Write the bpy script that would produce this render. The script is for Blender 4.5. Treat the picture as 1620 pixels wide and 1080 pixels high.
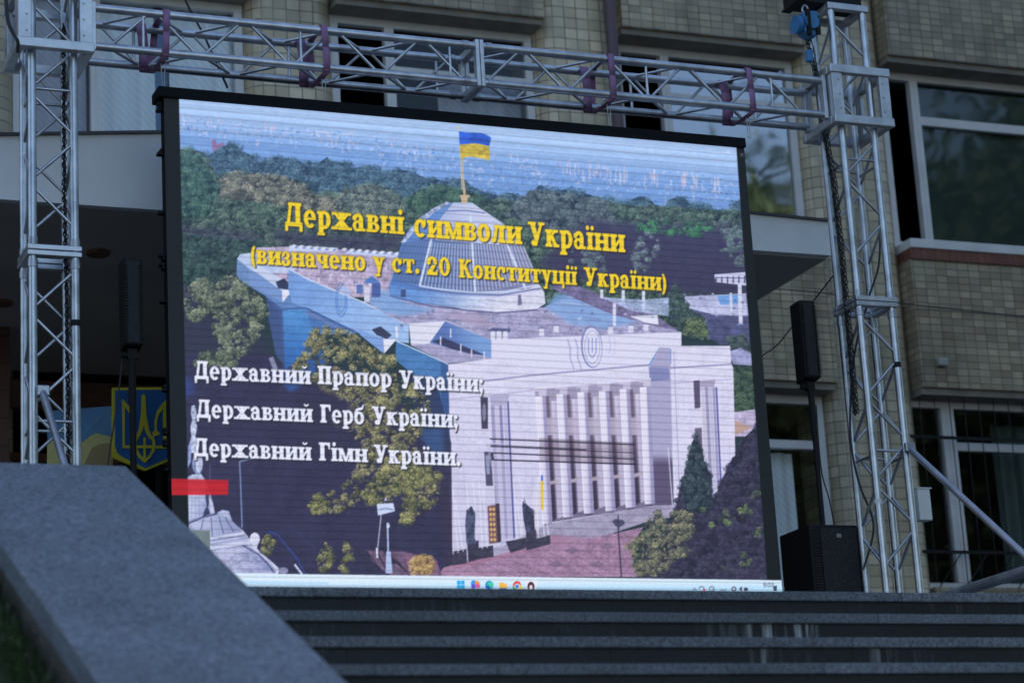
import bpy, bmesh, math, random
import numpy as np
from mathutils import Vector, Matrix

SC = bpy.context.scene
for _o in list(bpy.data.objects):
    bpy.data.objects.remove(_o)
rnd = random.Random(7)
R = math.radians

# ---------------------------------------------------------------- camera, sky, sun, exposure
# metres: X runs along the front of the building, Y away from the photographer, Z up
CAM_Z = 1.5
YAW, PITCH, ROLL, FPX = R(22.879), R(15.105), R(-3.3396), 3825.0
_f = np.array([math.sin(YAW) * math.cos(PITCH), math.cos(YAW) * math.cos(PITCH), math.sin(PITCH)])
_r = np.array([math.cos(YAW), -math.sin(YAW), 0.0])
_u = np.cross(_r, _f)
_r2 = _r * math.cos(ROLL) + _u * math.sin(ROLL)
_u2 = -_r * math.sin(ROLL) + _u * math.cos(ROLL)
CR = np.array([_r2, _u2, _f])
cam_d = bpy.data.cameras.new("camera")
cam = bpy.data.objects.new("camera", cam_d)
SC.collection.objects.link(cam)
cam.matrix_world = Matrix(((_r2[0], _u2[0], -_f[0], 0), (_r2[1], _u2[1], -_f[1], 0), (_r2[2], _u2[2], -_f[2], CAM_Z), (0, 0, 0, 1)))
cam_d.sensor_width = 36
cam_d.lens = FPX * 36 / 1620
cam_d.clip_start = 0.05
cam_d.clip_end = 4000
cam_d.dof.use_dof = True
cam_d.dof.focus_distance = 14.6
cam_d.dof.aperture_fstop = 2.2
SC.camera = cam

SUN_EL, SUN_AZ = R(44), R(-18)          # the sun stands behind the building, a little to the left
EV = 1.26
w = bpy.data.worlds.new("World")
SC.world = w
w.use_nodes = True
nt = w.node_tree
sky = nt.nodes.new('ShaderNodeTexSky')
sky.sky_type = 'NISHITA'
sky.sun_disc = False
sky.sun_elevation = SUN_EL
sky.sun_rotation = SUN_AZ
sky.air_density = 1.0
sky.dust_density = 0.8
sky.ozone_density = 1.6
nt.links.new(sky.outputs[0], nt.nodes['Background'].inputs[0])
nt.nodes['Background'].inputs[1].default_value = 0.12
sd = bpy.data.lights.new("sun", 'SUN')
sd.energy = 3.0
sd.angle = R(0.6)
sd.color = (1.0, 0.95, 0.88)
sun = bpy.data.objects.new("sun", sd)
SC.collection.objects.link(sun)
sv = Vector((math.sin(SUN_AZ) * math.cos(SUN_EL), math.cos(SUN_AZ) * math.cos(SUN_EL), math.sin(SUN_EL)))
sun.rotation_euler = sv.to_track_quat('Z', 'Y').to_euler()
sun.location = (0, 30, 40)
SC.view_settings.view_transform = 'Standard'
SC.view_settings.look = 'None'
SC.view_settings.exposure = EV
SC.view_settings.gamma = 1.0


def at(px, py, Y):
    """point of the plane Y (metres) seen at that place of the photograph"""
    d = CR.T @ np.array([(px - 810) / FPX, (540 - py) / FPX, 1.0])
    d = d * Y / d[1]
    return Vector((d[0], d[1], d[2] + CAM_Z))


# ---------------------------------------------------------------- helpers
class MB:
    def __init__(s):
        s.v, s.f, s.s = [], [], []

    def add(s, vs, fs, smooth=False):
        n = len(s.v)
        s.v += [tuple(p) for p in vs]
        s.f += [tuple(i + n for i in f) for f in fs]
        s.s += [smooth] * len(fs)
        return s

    def box(s, x0, y0, z0, x1, y1, z1):
        return s.add([(x0, y0, z0), (x1, y0, z0), (x1, y1, z0), (x0, y1, z0), (x0, y0, z1), (x1, y0, z1), (x1, y1, z1), (x0, y1, z1)],
                     [(0, 3, 2, 1), (4, 5, 6, 7), (0, 1, 5, 4), (1, 2, 6, 5), (2, 3, 7, 6), (3, 0, 4, 7)])

    def tube(s, p, q, r, n=12, r2=None, caps=True):
        p, q = Vector(p), Vector(q)
        r2 = r if r2 is None else r2
        d = (q - p).normalized()
        a = d.cross(Vector((0, 0, 1)) if abs(d.z) < .9 else Vector((1, 0, 0))).normalized()
        b = d.cross(a)
        vs = []
        for c, rr in ((p, r), (q, r2)):
            vs += [c + (a * math.cos(2 * math.pi * k / n) + b * math.sin(2 * math.pi * k / n)) * rr for k in range(n)]
        s.add(vs, [(k, (k + 1) % n, n + (k + 1) % n, n + k) for k in range(n)], True)
        if caps:
            s.add(vs, [tuple(range(n))[::-1], tuple(range(n, 2 * n))])
        return s

    def path(s, pts, r, n=8):
        for p, q in zip(pts, pts[1:]):
            s.tube(p, q, r, n)
        return s

    def prism(s, pts, axis, a, b):
        """outline pts (2-D) pushed from a to b along axis"""
        n = len(pts)

        def P(u, v, t):
            return {'x': (t, u, v), 'y': (u, t, v), 'z': (u, v, t)}[axis]
        vs = [P(u, v, a) for u, v in pts] + [P(u, v, b) for u, v in pts]
        return s.add(vs, [tuple(range(n))[::-1], tuple(range(n, 2 * n))] + [(k, (k + 1) % n, n + (k + 1) % n, n + k) for k in range(n)])

    def torus(s, c, ax, bx, ra, rb, r, n=10, m=5):
        """a link: oval of half axes ra, rb in the plane ax, bx"""
        c, ax, bx = Vector(c), Vector(ax), Vector(bx)
        nx = ax.cross(bx)
        vs, fs = [], []
        for i in range(n):
            t = 2 * math.pi * i / n
            o = (ax * math.cos(t) + bx * math.sin(t))
            p = c + ax * ra * math.cos(t) + bx * rb * math.sin(t)
            for j in range(m):
                u = 2 * math.pi * j / m
                vs.append(p + (o * math.cos(u) + nx * math.sin(u)) * r)
        for i in range(n):
            for j in range(m):
                fs.append((i * m + j, ((i + 1) % n) * m + j, ((i + 1) % n) * m + (j + 1) % m, i * m + (j + 1) % m))
        return s.add(vs, fs, True)

    def build(s, name, mat, parent=None, bev=0.0, weld=True):
        off = parent.matrix_basis.translation.copy() if parent else Vector()
        if parent and parent.parent:
            off += parent.parent.matrix_basis.translation
            if parent.parent.parent:
                off += parent.parent.parent.matrix_basis.translation
        me = bpy.data.meshes.new(name)
        me.from_pydata([(x - off.x, y - off.y, z - off.z) for x, y, z in s.v], [], s.f)
        me.polygons.foreach_set('use_smooth', s.s)
        bm = bmesh.new()
        bm.from_mesh(me)
        bmesh.ops.recalc_face_normals(bm, faces=bm.faces)
        bm.to_mesh(me)
        bm.free()
        me.materials.append(mat)
        o = bpy.data.objects.new(name, me)
        SC.collection.objects.link(o)
        if parent:
            o.parent = parent
        if bev:
            m = o.modifiers.new('bevel', 'BEVEL')
            m.width = bev
            m.segments = 2
            m.limit_method = 'ANGLE'
        return o


def tag(o, label=None, cat=None, group=None, kind=None):
    for k, v in (('label', label), ('category', cat), ('group', group), ('kind', kind)):
        if v:
            o[k] = v
    return o


def thing(name, loc, label, cat, group=None):
    o = bpy.data.objects.new(name, None)
    SC.collection.objects.link(o)
    o.location = loc
    o.empty_display_size = .1
    return tag(o, label, cat, group)


# ---------------------------------------------------------------- materials
def mat(name, base=(.5, .5, .5), rough=.5, metal=0.0, spec=.5):
    m = bpy.data.materials.new(name)
    m.use_nodes = True
    b = m.node_tree.nodes['Principled BSDF']
    b.inputs['Base Color'].default_value = (*base, 1)
    b.inputs['Roughness'].default_value = rough
    b.inputs['Metallic'].default_value = metal
    b.inputs['Specular IOR Level'].default_value = spec
    return m


def N(m, t, **kw):
    n = m.node_tree.nodes.new(t)
    for k, v in kw.items():
        setattr(n, k, v)
    return n


def L(m, a, b):
    m.node_tree.links.new(a, b)


def bsdf(m):
    return m.node_tree.nodes['Principled BSDF']


def pos(m, scale=(1, 1, 1), wall=False):
    """world position, or (x - y, z) for upright walls"""
    g = N(m, 'ShaderNodeNewGeometry')
    if wall:
        sp = N(m, 'ShaderNodeSeparateXYZ')
        L(m, g.outputs['Position'], sp.inputs[0])
        sb = N(m, 'ShaderNodeMath', operation='SUBTRACT')
        L(m, sp.outputs[0], sb.inputs[0])
        L(m, sp.outputs[1], sb.inputs[1])
        cb = N(m, 'ShaderNodeCombineXYZ')
        L(m, sb.outputs[0], cb.inputs[0])
        L(m, sp.outputs[2], cb.inputs[1])
        out = cb.outputs[0]
    else:
        out = g.outputs['Position']
    if scale != (1, 1, 1):
        mp = N(m, 'ShaderNodeMapping')
        mp.inputs['Scale'].default_value = scale
        L(m, out, mp.inputs[0])
        out = mp.outputs[0]
    return out


def noise(m, vec, scale, detail=4, rough=.55):
    n = N(m, 'ShaderNodeTexNoise')
    n.inputs['Scale'].default_value = scale
    n.inputs['Detail'].default_value = detail
    n.inputs['Roughness'].default_value = rough
    L(m, vec, n.inputs['Vector'])
    return n.outputs['Fac']


def ramp(m, fac, stops):
    r = N(m, 'ShaderNodeValToRGB')
    e = r.color_ramp.elements
    while len(e) < len(stops):
        e.new(.5)
    for k, (p, c) in enumerate(stops):
        e[k].position = p
        e[k].color = (*c, 1) if len(c) == 3 else c
    L(m, fac, r.inputs[0])
    return r.outputs[0]


def mix(m, fac, a, b, mode='MIX'):
    n = N(m, 'ShaderNodeMix', data_type='RGBA', blend_type=mode)
    for s_, v in ((n.inputs[0], fac), (n.inputs[6], a), (n.inputs[7], b)):
        if isinstance(v, (int, float)):
            s_.default_value = v
        elif isinstance(v, tuple):
            s_.default_value = (*v, 1)
        else:
            L(m, v, s_)
    return n.outputs[2]


def bump(m, h, strength=.3, dist=.01):
    b = N(m, 'ShaderNodeBump')
    b.inputs['Strength'].default_value = strength
    b.inputs['Distance'].default_value = dist
    L(m, h, b.inputs['Height'])
    L(m, b.outputs[0], bsdf(m).inputs['Normal'])


def weathered(name, base, rough=.5, metal=0.0, scale=6, amt=.35, fine=60):
    """plain colour with soft patches and fine grain"""
    m = mat(name, base, rough, metal)
    p = pos(m)
    a = noise(m, p, scale)
    b = noise(m, p, fine, 3)
    lo = tuple(c * (1 - amt) for c in base)
    hi = tuple(min(1, c * (1 + amt * .6)) for c in base)
    c = ramp(m, a, [(.3, lo), (.7, hi)])
    c2 = mix(m, .25, c, ramp(m, b, [(.3, lo), (.7, hi)]))
    L(m, c2, bsdf(m).inputs['Base Color'])
    rr = N(m, 'ShaderNodeMapRange')
    rr.inputs['To Min'].default_value = max(.05, rough - .12)
    rr.inputs['To Max'].default_value = min(1, rough + .15)
    L(m, a, rr.inputs['Value'])
    L(m, rr.outputs[0], bsdf(m).inputs['Roughness'])
    return m


def tiles(name, c1, c2, c3, bw, rh, mortar, mc, offset=0.0, stain=.5, rough=.4):
    m = mat(name, c1, rough)
    v = pos(m, wall=True)
    bt = N(m, 'ShaderNodeTexBrick')
    bt.offset = offset
    bt.squash = 1.0
    bt.inputs['Scale'].default_value = 1
    bt.inputs['Brick Width'].default_value = bw
    bt.inputs['Row Height'].default_value = rh
    bt.inputs['Mortar Size'].default_value = mortar
    bt.inputs['Mortar Smooth'].default_value = .3
    bt.inputs['Color1'].default_value = (*c1, 1)
    bt.inputs['Color2'].default_value = (*c2, 1)
    bt.inputs['Mortar'].default_value = (*mc, 1)
    L(m, v, bt.inputs['Vector'])
    g = noise(m, pos(m), .55, 5, .6)
    h = noise(m, pos(m), 5.5, 2)
    st = noise(m, pos(m, (2.2, 2.2, .25)), 1.2, 4, .6)
    col = mix(m, ramp(m, h, [(.42, (0, 0, 0)), (.6, (1, 1, 1))]), bt.outputs['Color'], mix(m, .5, bt.outputs['Color'], c3), 'MIX')
    col = mix(m, 1.0, col, ramp(m, g, [(.3, (.62, .62, .62)), (.7, (1.1, 1.08, 1.05))]), 'MULTIPLY')
    col = mix(m, stain, col, ramp(m, st, [(.36, (.55, .53, .5)), (.5, (1, 1, 1))]), 'MULTIPLY')
    L(m, col, bsdf(m).inputs['Base Color'])
    bump(m, bt.outputs['Fac'], -.6, .004)
    return m


def granite(name, base, contrast=.5, speck=180, rough=.45, joints=None):
    m = mat(name, base, rough)
    p = pos(m)
    a = noise(m, p, speck, 2, .7)
    b = noise(m, p, speck * .35, 3, .6)
    c = noise(m, p, 2.2, 5, .6)
    lo = tuple(x * (1 - contrast) for x in base)
    hi = tuple(min(1, x * (1 + contrast * 1.6)) for x in base)
    col = ramp(m, a, [(.36, lo), (.5, base), (.64, hi)])
    col = mix(m, .35, col, ramp(m, b, [(.35, lo), (.65, hi)]))
    col = mix(m, 1.0, col, ramp(m, c, [(.3, (.72, .72, .72)), (.7, (1.14, 1.14, 1.14))]), 'MULTIPLY')
    if joints:
        bt = N(m, 'ShaderNodeTexBrick')
        bt.offset = .37
        bt.offset_frequency = 2
        bt.inputs['Scale'].default_value = 1
        bt.inputs['Brick Width'].default_value = joints[0]
        bt.inputs['Row Height'].default_value = joints[1]
        bt.inputs['Mortar Size'].default_value = .004
        bt.inputs['Color1'].default_value = (1, 1, 1, 1)
        bt.inputs['Color2'].default_value = (.72, .72, .74, 1)
        bt.inputs['Mortar'].default_value = (.3, .3, .3, 1)
        mp = N(m, 'ShaderNodeMapping')
        mp.inputs['Location'].default_value = (0.3, joints[2], 0)
        L(m, pos(m, wall=True), mp.inputs[0])
        L(m, mp.outputs[0], bt.inputs['Vector'])
        col = mix(m, 1.0, col, bt.outputs['Color'], 'MULTIPLY')
    L(m, col, bsdf(m).inputs['Base Color'])
    bump(m, a, .15, .002)
    return m


def glass(name, ior=1.7, tint=(.75, .8, .8)):
    m = bpy.data.materials.new(name)
    m.use_nodes = True
    t = m.node_tree
    t.nodes.remove(t.nodes['Principled BSDF'])
    tr = N(m, 'ShaderNodeBsdfTransparent')
    tr.inputs[0].default_value = (*tint, 1)
    gl = N(m, 'ShaderNodeBsdfGlossy')
    gl.inputs['Roughness'].default_value = .035
    fr = N(m, 'ShaderNodeFresnel')
    fr.inputs['IOR'].default_value = ior
    g = noise(m, pos(m), 1.1, 2)
    b = N(m, 'ShaderNodeBump')
    b.inputs['Strength'].default_value = .08
    b.inputs['Distance'].default_value = .05
    L(m, g, b.inputs['Height'])
    L(m, b.outputs[0], gl.inputs['Normal'])
    ms = N(m, 'ShaderNodeMixShader')
    L(m, fr.outputs[0], ms.inputs[0])
    L(m, tr.outputs[0], ms.inputs[1])
    L(m, gl.outputs[0], ms.inputs[2])
    L(m, ms.outputs[0], t.nodes['Material Output'].inputs[0])
    return m


M = dict(
    alu=weathered('brushed aluminium', (.54, .555, .58), .36, .96, 9, .4, 160),
    alu_plate=weathered('worn aluminium plate', (.58, .59, .61), .42, .85, 7, .35, 90),
    steel=weathered('galvanised steel', (.42, .43, .46), .4, .9, 9, .3),
    tile=tiles('beige glazed tile', (.26, .20, .12), (.48, .385, .25), (.27, .23, .16), .115, .066, .005, (.075, .068, .058), stain=.75),
    tile_pale=tiles('pale glazed tile', (.42, .34, .21), (.64, .53, .365), (.38, .33, .23), .115, .098, .0055, (.10, .09, .075), stain=.5),
    tile_brown=tiles('brown tile', (.12, .05, .035), (.16, .07, .05), (.1, .05, .04), .2, .2, .005, (.03, .02, .02)),
    band=tiles('red brown brick band', (.16, .05, .03), (.22, .07, .045), (.12, .05, .04), .075, .3, .006, (.06, .03, .02)),
    lintel=weathered('concrete lintel', (.20, .175, .14), .8, 0, 5, .4),
    frame=weathered('white window frame', (.56, .54, .52), .45, 0, 4, .15),
    fascia=weathered('white sheet fascia', (.80, .80, .79), .5, 0, 1.6, .12),
    flashing=weathered('dark flashing', (.06, .06, .065), .5),
    soffit=weathered('grey soffit', (.52, .48, .42), .8, 0, 1.0, .2),
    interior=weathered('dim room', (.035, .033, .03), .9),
    curtain=mat('pale curtain', (.90, .95, 1.0), .9),
    curtain_lilac=mat('patterned curtain', (.52, .52, .60), .9),
    blue_cloth=mat('blue curtain', (.14, .27, .48), .9),
    blind=mat('green grey blind', (.12, .17, .16), .6),
    glass=glass('window glass', 1.5, (.92, .94, .94)),
    mirror=glass('coated window glass', 4.4, (.5, .55, .55)),
    half_mirror=glass('tinted window glass', 1.6, (.7, .74, .72)),
    pipe=weathered('purple brown downpipe', (.085, .05, .06), .5),
    cable=weathered('black cable', (.018, .018, .02), .55),
    grey_cable=weathered('grey cable', (.32, .31, .29), .7),
    black=weathered('black paint', (.009, .009, .010), .62, 0, 8, .3),
    rubber=weathered('black rubber', (.010, .011, .014), .8, 0, 5, .4),
    strap=weathered('purple webbing', (.27, .14, .25), .75, 0, 20, .25, 250),
    hoist=weathered('blue hoist paint', (.035, .17, .36), .4, 0, 10, .35),
    chain=mat('black chain', (.03, .03, .032), .35, .7),
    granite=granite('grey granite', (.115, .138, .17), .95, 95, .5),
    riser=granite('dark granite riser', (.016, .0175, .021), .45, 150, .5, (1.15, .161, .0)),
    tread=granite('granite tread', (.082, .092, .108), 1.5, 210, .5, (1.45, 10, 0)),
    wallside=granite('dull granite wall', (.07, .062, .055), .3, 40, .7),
    ground=weathered('asphalt', (.06, .06, .062), .9, 0, 2, .3),
    paving=granite('granite paving', (.13, .13, .135), .4, 90, .6),
    soil=weathered('soil', (.04, .03, .02), .95, 0, 4, .4),
    wood=weathered('brown door frame', (.2, .09, .05), .55, 0, 6, .35),
    blue=weathered('flag blue', (.16, .38, .70), .6, 0, 3, .25),
    pale_blue=weathered('flag pale blue', (.2, .42, .68), .6, 0, 3, .25),
    yellow=weathered('flag yellow', (.80, .74, .32), .6, 0, 3, .25),
    ochre=weathered('flag ochre', (.5, .38, .2), .6, 0, 3, .25),
    crest_yellow=weathered('crest yellow', (.8, .72, .05), .5, 0, 5, .2),
    crest_blue=weathered('crest blue', (.03, .16, .48), .5, 0, 5, .2),
    dull=weathered('dull beige plastic', (.3, .28, .23), .6),
    white=weathered('white plastic', (.7, .7, .68), .5, 0, 5, .12),
    cream=weathered('cream card', (.82, .76, .62), .8, 0, 6, .2),
    badge=mat('dull badge', (.25, .25, .26), .4, .6),
)
# grille cloth of the loudspeakers: fine punched metal
gm = M['grille'] = mat('punched black grille', (.012, .012, .013), .55)
vv = N(gm, 'ShaderNodeTexVoronoi')
vv.inputs['Scale'].default_value = 120
L(gm, pos(gm), vv.inputs['Vector'])
L(gm, ramp(gm, vv.outputs['Distance'], [(.25, (.004, .004, .004)), (.5, (.03, .03, .032))]), bsdf(gm).inputs['Base Color'])
# lace curtain with a woven lozenge pattern
for key in ('curtain', 'curtain_lilac'):
    cm = M[key]
    wv = N(cm, 'ShaderNodeTexWave', bands_direction='DIAGONAL')
    wv.inputs['Scale'].default_value = 9
    wv.inputs['Distortion'].default_value = 1.2
    L(cm, pos(cm, wall=True), wv.inputs['Vector'])
    c0 = bsdf(cm).inputs['Base Color'].default_value[:3]
    L(cm, ramp(cm, wv.outputs['Fac'], [(.2, tuple(.9 * c for c in c0)), (.8, c0)]), bsdf(cm).inputs['Base Color'])
# slatted blind
bm_ = M['blind']
wv = N(bm_, 'ShaderNodeTexWave', bands_direction='Y')
wv.inputs['Scale'].default_value = 12
L(bm_, pos(bm_, wall=True), wv.inputs['Vector'])
L(bm_, ramp(bm_, wv.outputs['Fac'], [(.2, (.055, .085, .085)), (.8, (.085, .125, .122))]), bsdf(bm_).inputs['Base Color'])
# white lime runs on some of the risers
rm = M['riser']
st = noise(rm, pos(rm, (26, 1, 2.2)), 1.0, 4, .65)
wh = noise(rm, pos(rm, (.9, 1, 3.1)), 1.0, 1)
sp_ = N(rm, 'ShaderNodeMath', operation='MULTIPLY')
L(rm, ramp(rm, st, [(.52, (0, 0, 0)), (.62, (1, 1, 1))]), sp_.inputs[0])
L(rm, ramp(rm, wh, [(.56, (0, 0, 0)), (.66, (1, 1, 1))]), sp_.inputs[1])
old = bsdf(rm).inputs['Base Color'].links[0].from_socket
_sep = N(rm, 'ShaderNodeSeparateXYZ')
L(rm, pos(rm), _sep.inputs[0])


def between(sock, lo, hi, soft):
    outs = []
    for a_, b_ in ((lo - soft, lo + soft), (hi + soft, hi - soft)):
        mr = N(rm, 'ShaderNodeMapRange')
        mr.inputs['From Min'].default_value, mr.inputs['From Max'].default_value = a_, b_
        L(rm, sock, mr.inputs['Value'])
        outs.append(mr.outputs[0])
    mu = N(rm, 'ShaderNodeMath', operation='MULTIPLY')
    L(rm, outs[0], mu.inputs[0])
    L(rm, outs[1], mu.inputs[1])
    return mu.outputs[0]


st2 = ramp(rm, noise(rm, pos(rm, (34, 1, 1.6)), 1.0, 4, .7), [(.47, (0, 0, 0)), (.6, (1, 1, 1))])
res = old
for px_a, px_b, py_, Y_, k_, amt in ((1188, 1246, 995, 9.43, 1, .9), (1256, 1292, 995, 9.43, 1, .8), (1196, 1232, 1036, 9.08, 2, .4), (1385, 1418, 1036, 9.08, 2, .4), (1452, 1476, 1036, 9.08, 2, .35), (1110, 1180, 990, 9.43, 1, .12)):
    xa, xb = at(px_a, py_, Y_).x, at(px_b, py_, Y_).x
    zt = 3.232 - k_ * .161 - .04
    mu = N(rm, 'ShaderNodeMath', operation='MULTIPLY')
    L(rm, between(_sep.outputs[0], xa, xb, .03), mu.inputs[0])
    L(rm, between(_sep.outputs[2], zt - .12, zt + .02, .02), mu.inputs[1])
    m2 = N(rm, 'ShaderNodeMath', operation='MULTIPLY')
    L(rm, mu.outputs[0], m2.inputs[0])
    L(rm, st2, m2.inputs[1])
    m3 = N(rm, 'ShaderNodeMath', operation='MULTIPLY')
    L(rm, m2.outputs[0], m3.inputs[0])
    m3.inputs[1].default_value = amt
    res = mix(rm, m3.outputs[0], res, (.42, .44, .44))
m4 = N(rm, 'ShaderNodeMath', operation='MULTIPLY')
L(rm, sp_.outputs[0], m4.inputs[0])
m4.inputs[1].default_value = .12
L(rm, mix(rm, m4.outputs[0], res, (.3, .32, .32)), bsdf(rm).inputs['Base Color'])
for key, sp in (('black', .25), ('rubber', .15), ('riser', .25), ('grille', .2)):
    bsdf(M[key]).inputs['Specular IOR Level'].default_value = sp
# ---------------------------------------------------------------- picture shown on the LED wall
# painted here with numpy (polygons, noise, lettering) and given to the LED grid as point colours
PS, PX0, PY0 = 1.5, 250.0, 140.0
PW, PH = int(1000 * PS), int(815 * PS)
prng = np.random.RandomState(11)


def sm(t):
    t = np.clip(t, 0, 1)
    return t * t * (3 - 2 * t)


_grid = {}
FULL = (0, PH, 0, PW)


def vnoise(scale, seed, sx=1.0, box=FULL):
    cx, cy = scale * PS * sx, scale * PS
    key = (scale, seed, sx)
    if key not in _grid:
        _grid[key] = np.random.RandomState(seed).rand(int((PH + 90) / cy) + 3, int((PW + 90) / cx) + 3)
    g = _grid[key]
    X = np.arange(box[2], box[3]) / cx
    Y = np.arange(box[0], box[1]) / cy
    xi, yi = X.astype(int), Y.astype(int)
    fx, fy = sm(X - xi)[None, :], sm(Y - yi)[:, None]
    r0, r1 = g[yi], g[yi + 1]
    a = r0[:, xi] * (1 - fx) + r0[:, xi + 1] * fx
    b = r1[:, xi] * (1 - fx) + r1[:, xi + 1] * fx
    return a * (1 - fy) + b * fy


def blur(m, r):
    r = max(1, int(r * PS))
    for ax in (0, 1):
        p = np.pad(m, [(r + 1, r) if k == ax else (0, 0) for k in range(m.ndim)], mode='edge')
        c = np.cumsum(p, axis=ax)
        n = m.shape[ax]
        if ax == 0:
            m = (c[2 * r + 1:2 * r + 1 + n] - c[:n]) / (2 * r + 1)
        else:
            m = (c[:, 2 * r + 1:2 * r + 1 + n] - c[:, :n]) / (2 * r + 1)
    return m


def cover(pts, sub=3, pad=0.0):
    """(box, anti-aliased coverage) of a polygon given in picture units"""
    P = [((x - PX0) * PS, (y - PY0) * PS) for x, y in pts]
    pad = int(pad * PS)
    y0 = min(PH - 1, max(0, int(min(p[1] for p in P)) - pad))
    y1 = max(y0 + 1, min(PH, int(max(p[1] for p in P)) + 2 + pad))
    x0 = min(PW - 1, max(0, int(min(p[0] for p in P)) - 1 - pad))
    x1 = max(x0 + 1, min(PW, int(max(p[0] for p in P)) + 2 + pad))
    m = np.zeros((y1 - y0, x1 - x0))
    cols = np.arange(x0, x1)
    E = [(P[i], P[(i + 1) % len(P)]) for i in range(len(P))]
    lo, hi = min(p[1] for p in P), max(p[1] for p in P)
    for yy in range(max(y0, int(lo)), min(y1, int(hi) + 1)):
        for s in range(sub):
            y = yy + (s + .5) / sub
            xs = sorted(a[0] + (y - a[1]) * (b[0] - a[0]) / (b[1] - a[1]) for a, b in E if (a[1] <= y) != (b[1] <= y))
            for k in range(0, len(xs) - 1, 2):
                i0 = max(0, min(x1 - x0, int(xs[k]) - x0))
                i1 = max(0, min(x1 - x0, int(xs[k + 1]) + 2 - x0))
                if i1 > i0:
                    c = cols[i0:i1]
                    m[yy - y0, i0:i1] += (np.clip(xs[k + 1] - c, 0, 1) - np.clip(xs[k] - c, 0, 1)) / sub
    return (y0, y1, x0, x1), m


def c255(c):
    return np.array(c, float) / 255.0


IMG = np.zeros((PH, PW, 3))
GX, GY = np.meshgrid(PX0 + (np.arange(PW) + .5) / PS, PY0 + (np.arange(PH) + .5) / PS)


def lay(box, mask, col, a=1.0):
    y0, y1, x0, x1 = box
    k = (mask * a)[..., None]
    IMG[y0:y1, x0:x1] = IMG[y0:y1, x0:x1] * (1 - k) + col * k


def poly(pts, col, a=1.0, col2=None, g=None, soft=0, tex=0.0, ts=4):
    box, m = cover(pts, 3, soft * 2.5)
    y0, y1, x0, x1 = box
    if soft:
        m = blur(blur(m, soft), soft)
    c = c255(col)
    if col2 is not None:
        (ax, ay), (bx, by) = g
        d2 = (bx - ax) ** 2 + (by - ay) ** 2
        t = sm(((GX[y0:y1, x0:x1] - ax) * (bx - ax) + (GY[y0:y1, x0:x1] - ay) * (by - ay)) / d2)[..., None]
        c = c * (1 - t) + c255(col2) * t
    if tex:
        c = c * (1 + tex * ((vnoise(ts, 5, 1, box) + vnoise(ts * 4, 6, 1, box) - 1))[..., None])
    lay(box, m, c, a)


def line(p, q, w, col, a=1.0):
    dx, dy = q[0] - p[0], q[1] - p[1]
    L = math.hypot(dx, dy) or 1
    nx, ny = -dy / L * w / 2, dx / L * w / 2
    poly([(p[0] + nx, p[1] + ny), (q[0] + nx, q[1] + ny), (q[0] - nx, q[1] - ny), (p[0] - nx, p[1] - ny)], col, a)


def path(pts, w, col, a=1.0):
    for p, q in zip(pts, pts[1:]):
        line(p, q, w, col, a)


def ell(cx, cy, rx, ry, col, a=1.0, rot=0.0):
    poly([(cx + rx * math.cos(t) * math.cos(rot) - ry * math.sin(t) * math.sin(rot),
           cy + rx * math.cos(t) * math.sin(rot) + ry * math.sin(t) * math.cos(rot)) for t in np.linspace(0, 2 * math.pi, 28)[:-1]], col, a)


def inside(pts, x, y):
    r = np.zeros(len(x), bool)
    for (xa, ya), (xb, yb) in zip(pts, pts[1:] + pts[:1]):
        if ya != yb:
            c = ((ya <= y) != (yb <= y)) & (x < xa + (y - ya) * (xb - xa) / (yb - ya))
            r ^= c
    return r


_kern = {}


def leafkernel(r, q):
    """soft small leaf of radius r pixels at one of eight angles"""
    k = (round(r * 2), q)
    if k not in _kern:
        n = int(math.ceil(r)) + 1
        yy, xx = np.mgrid[-n:n + 1, -n:n + 1]
        a = q * math.pi / 8
        u, v = xx * math.cos(a) + yy * math.sin(a), -xx * math.sin(a) + yy * math.cos(a)
        _kern[k] = (n, np.clip(1.35 - np.sqrt((u / r) ** 2 + (v / (r * .62)) ** 2), 0, 1)[..., None])
    return _kern[k]


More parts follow.
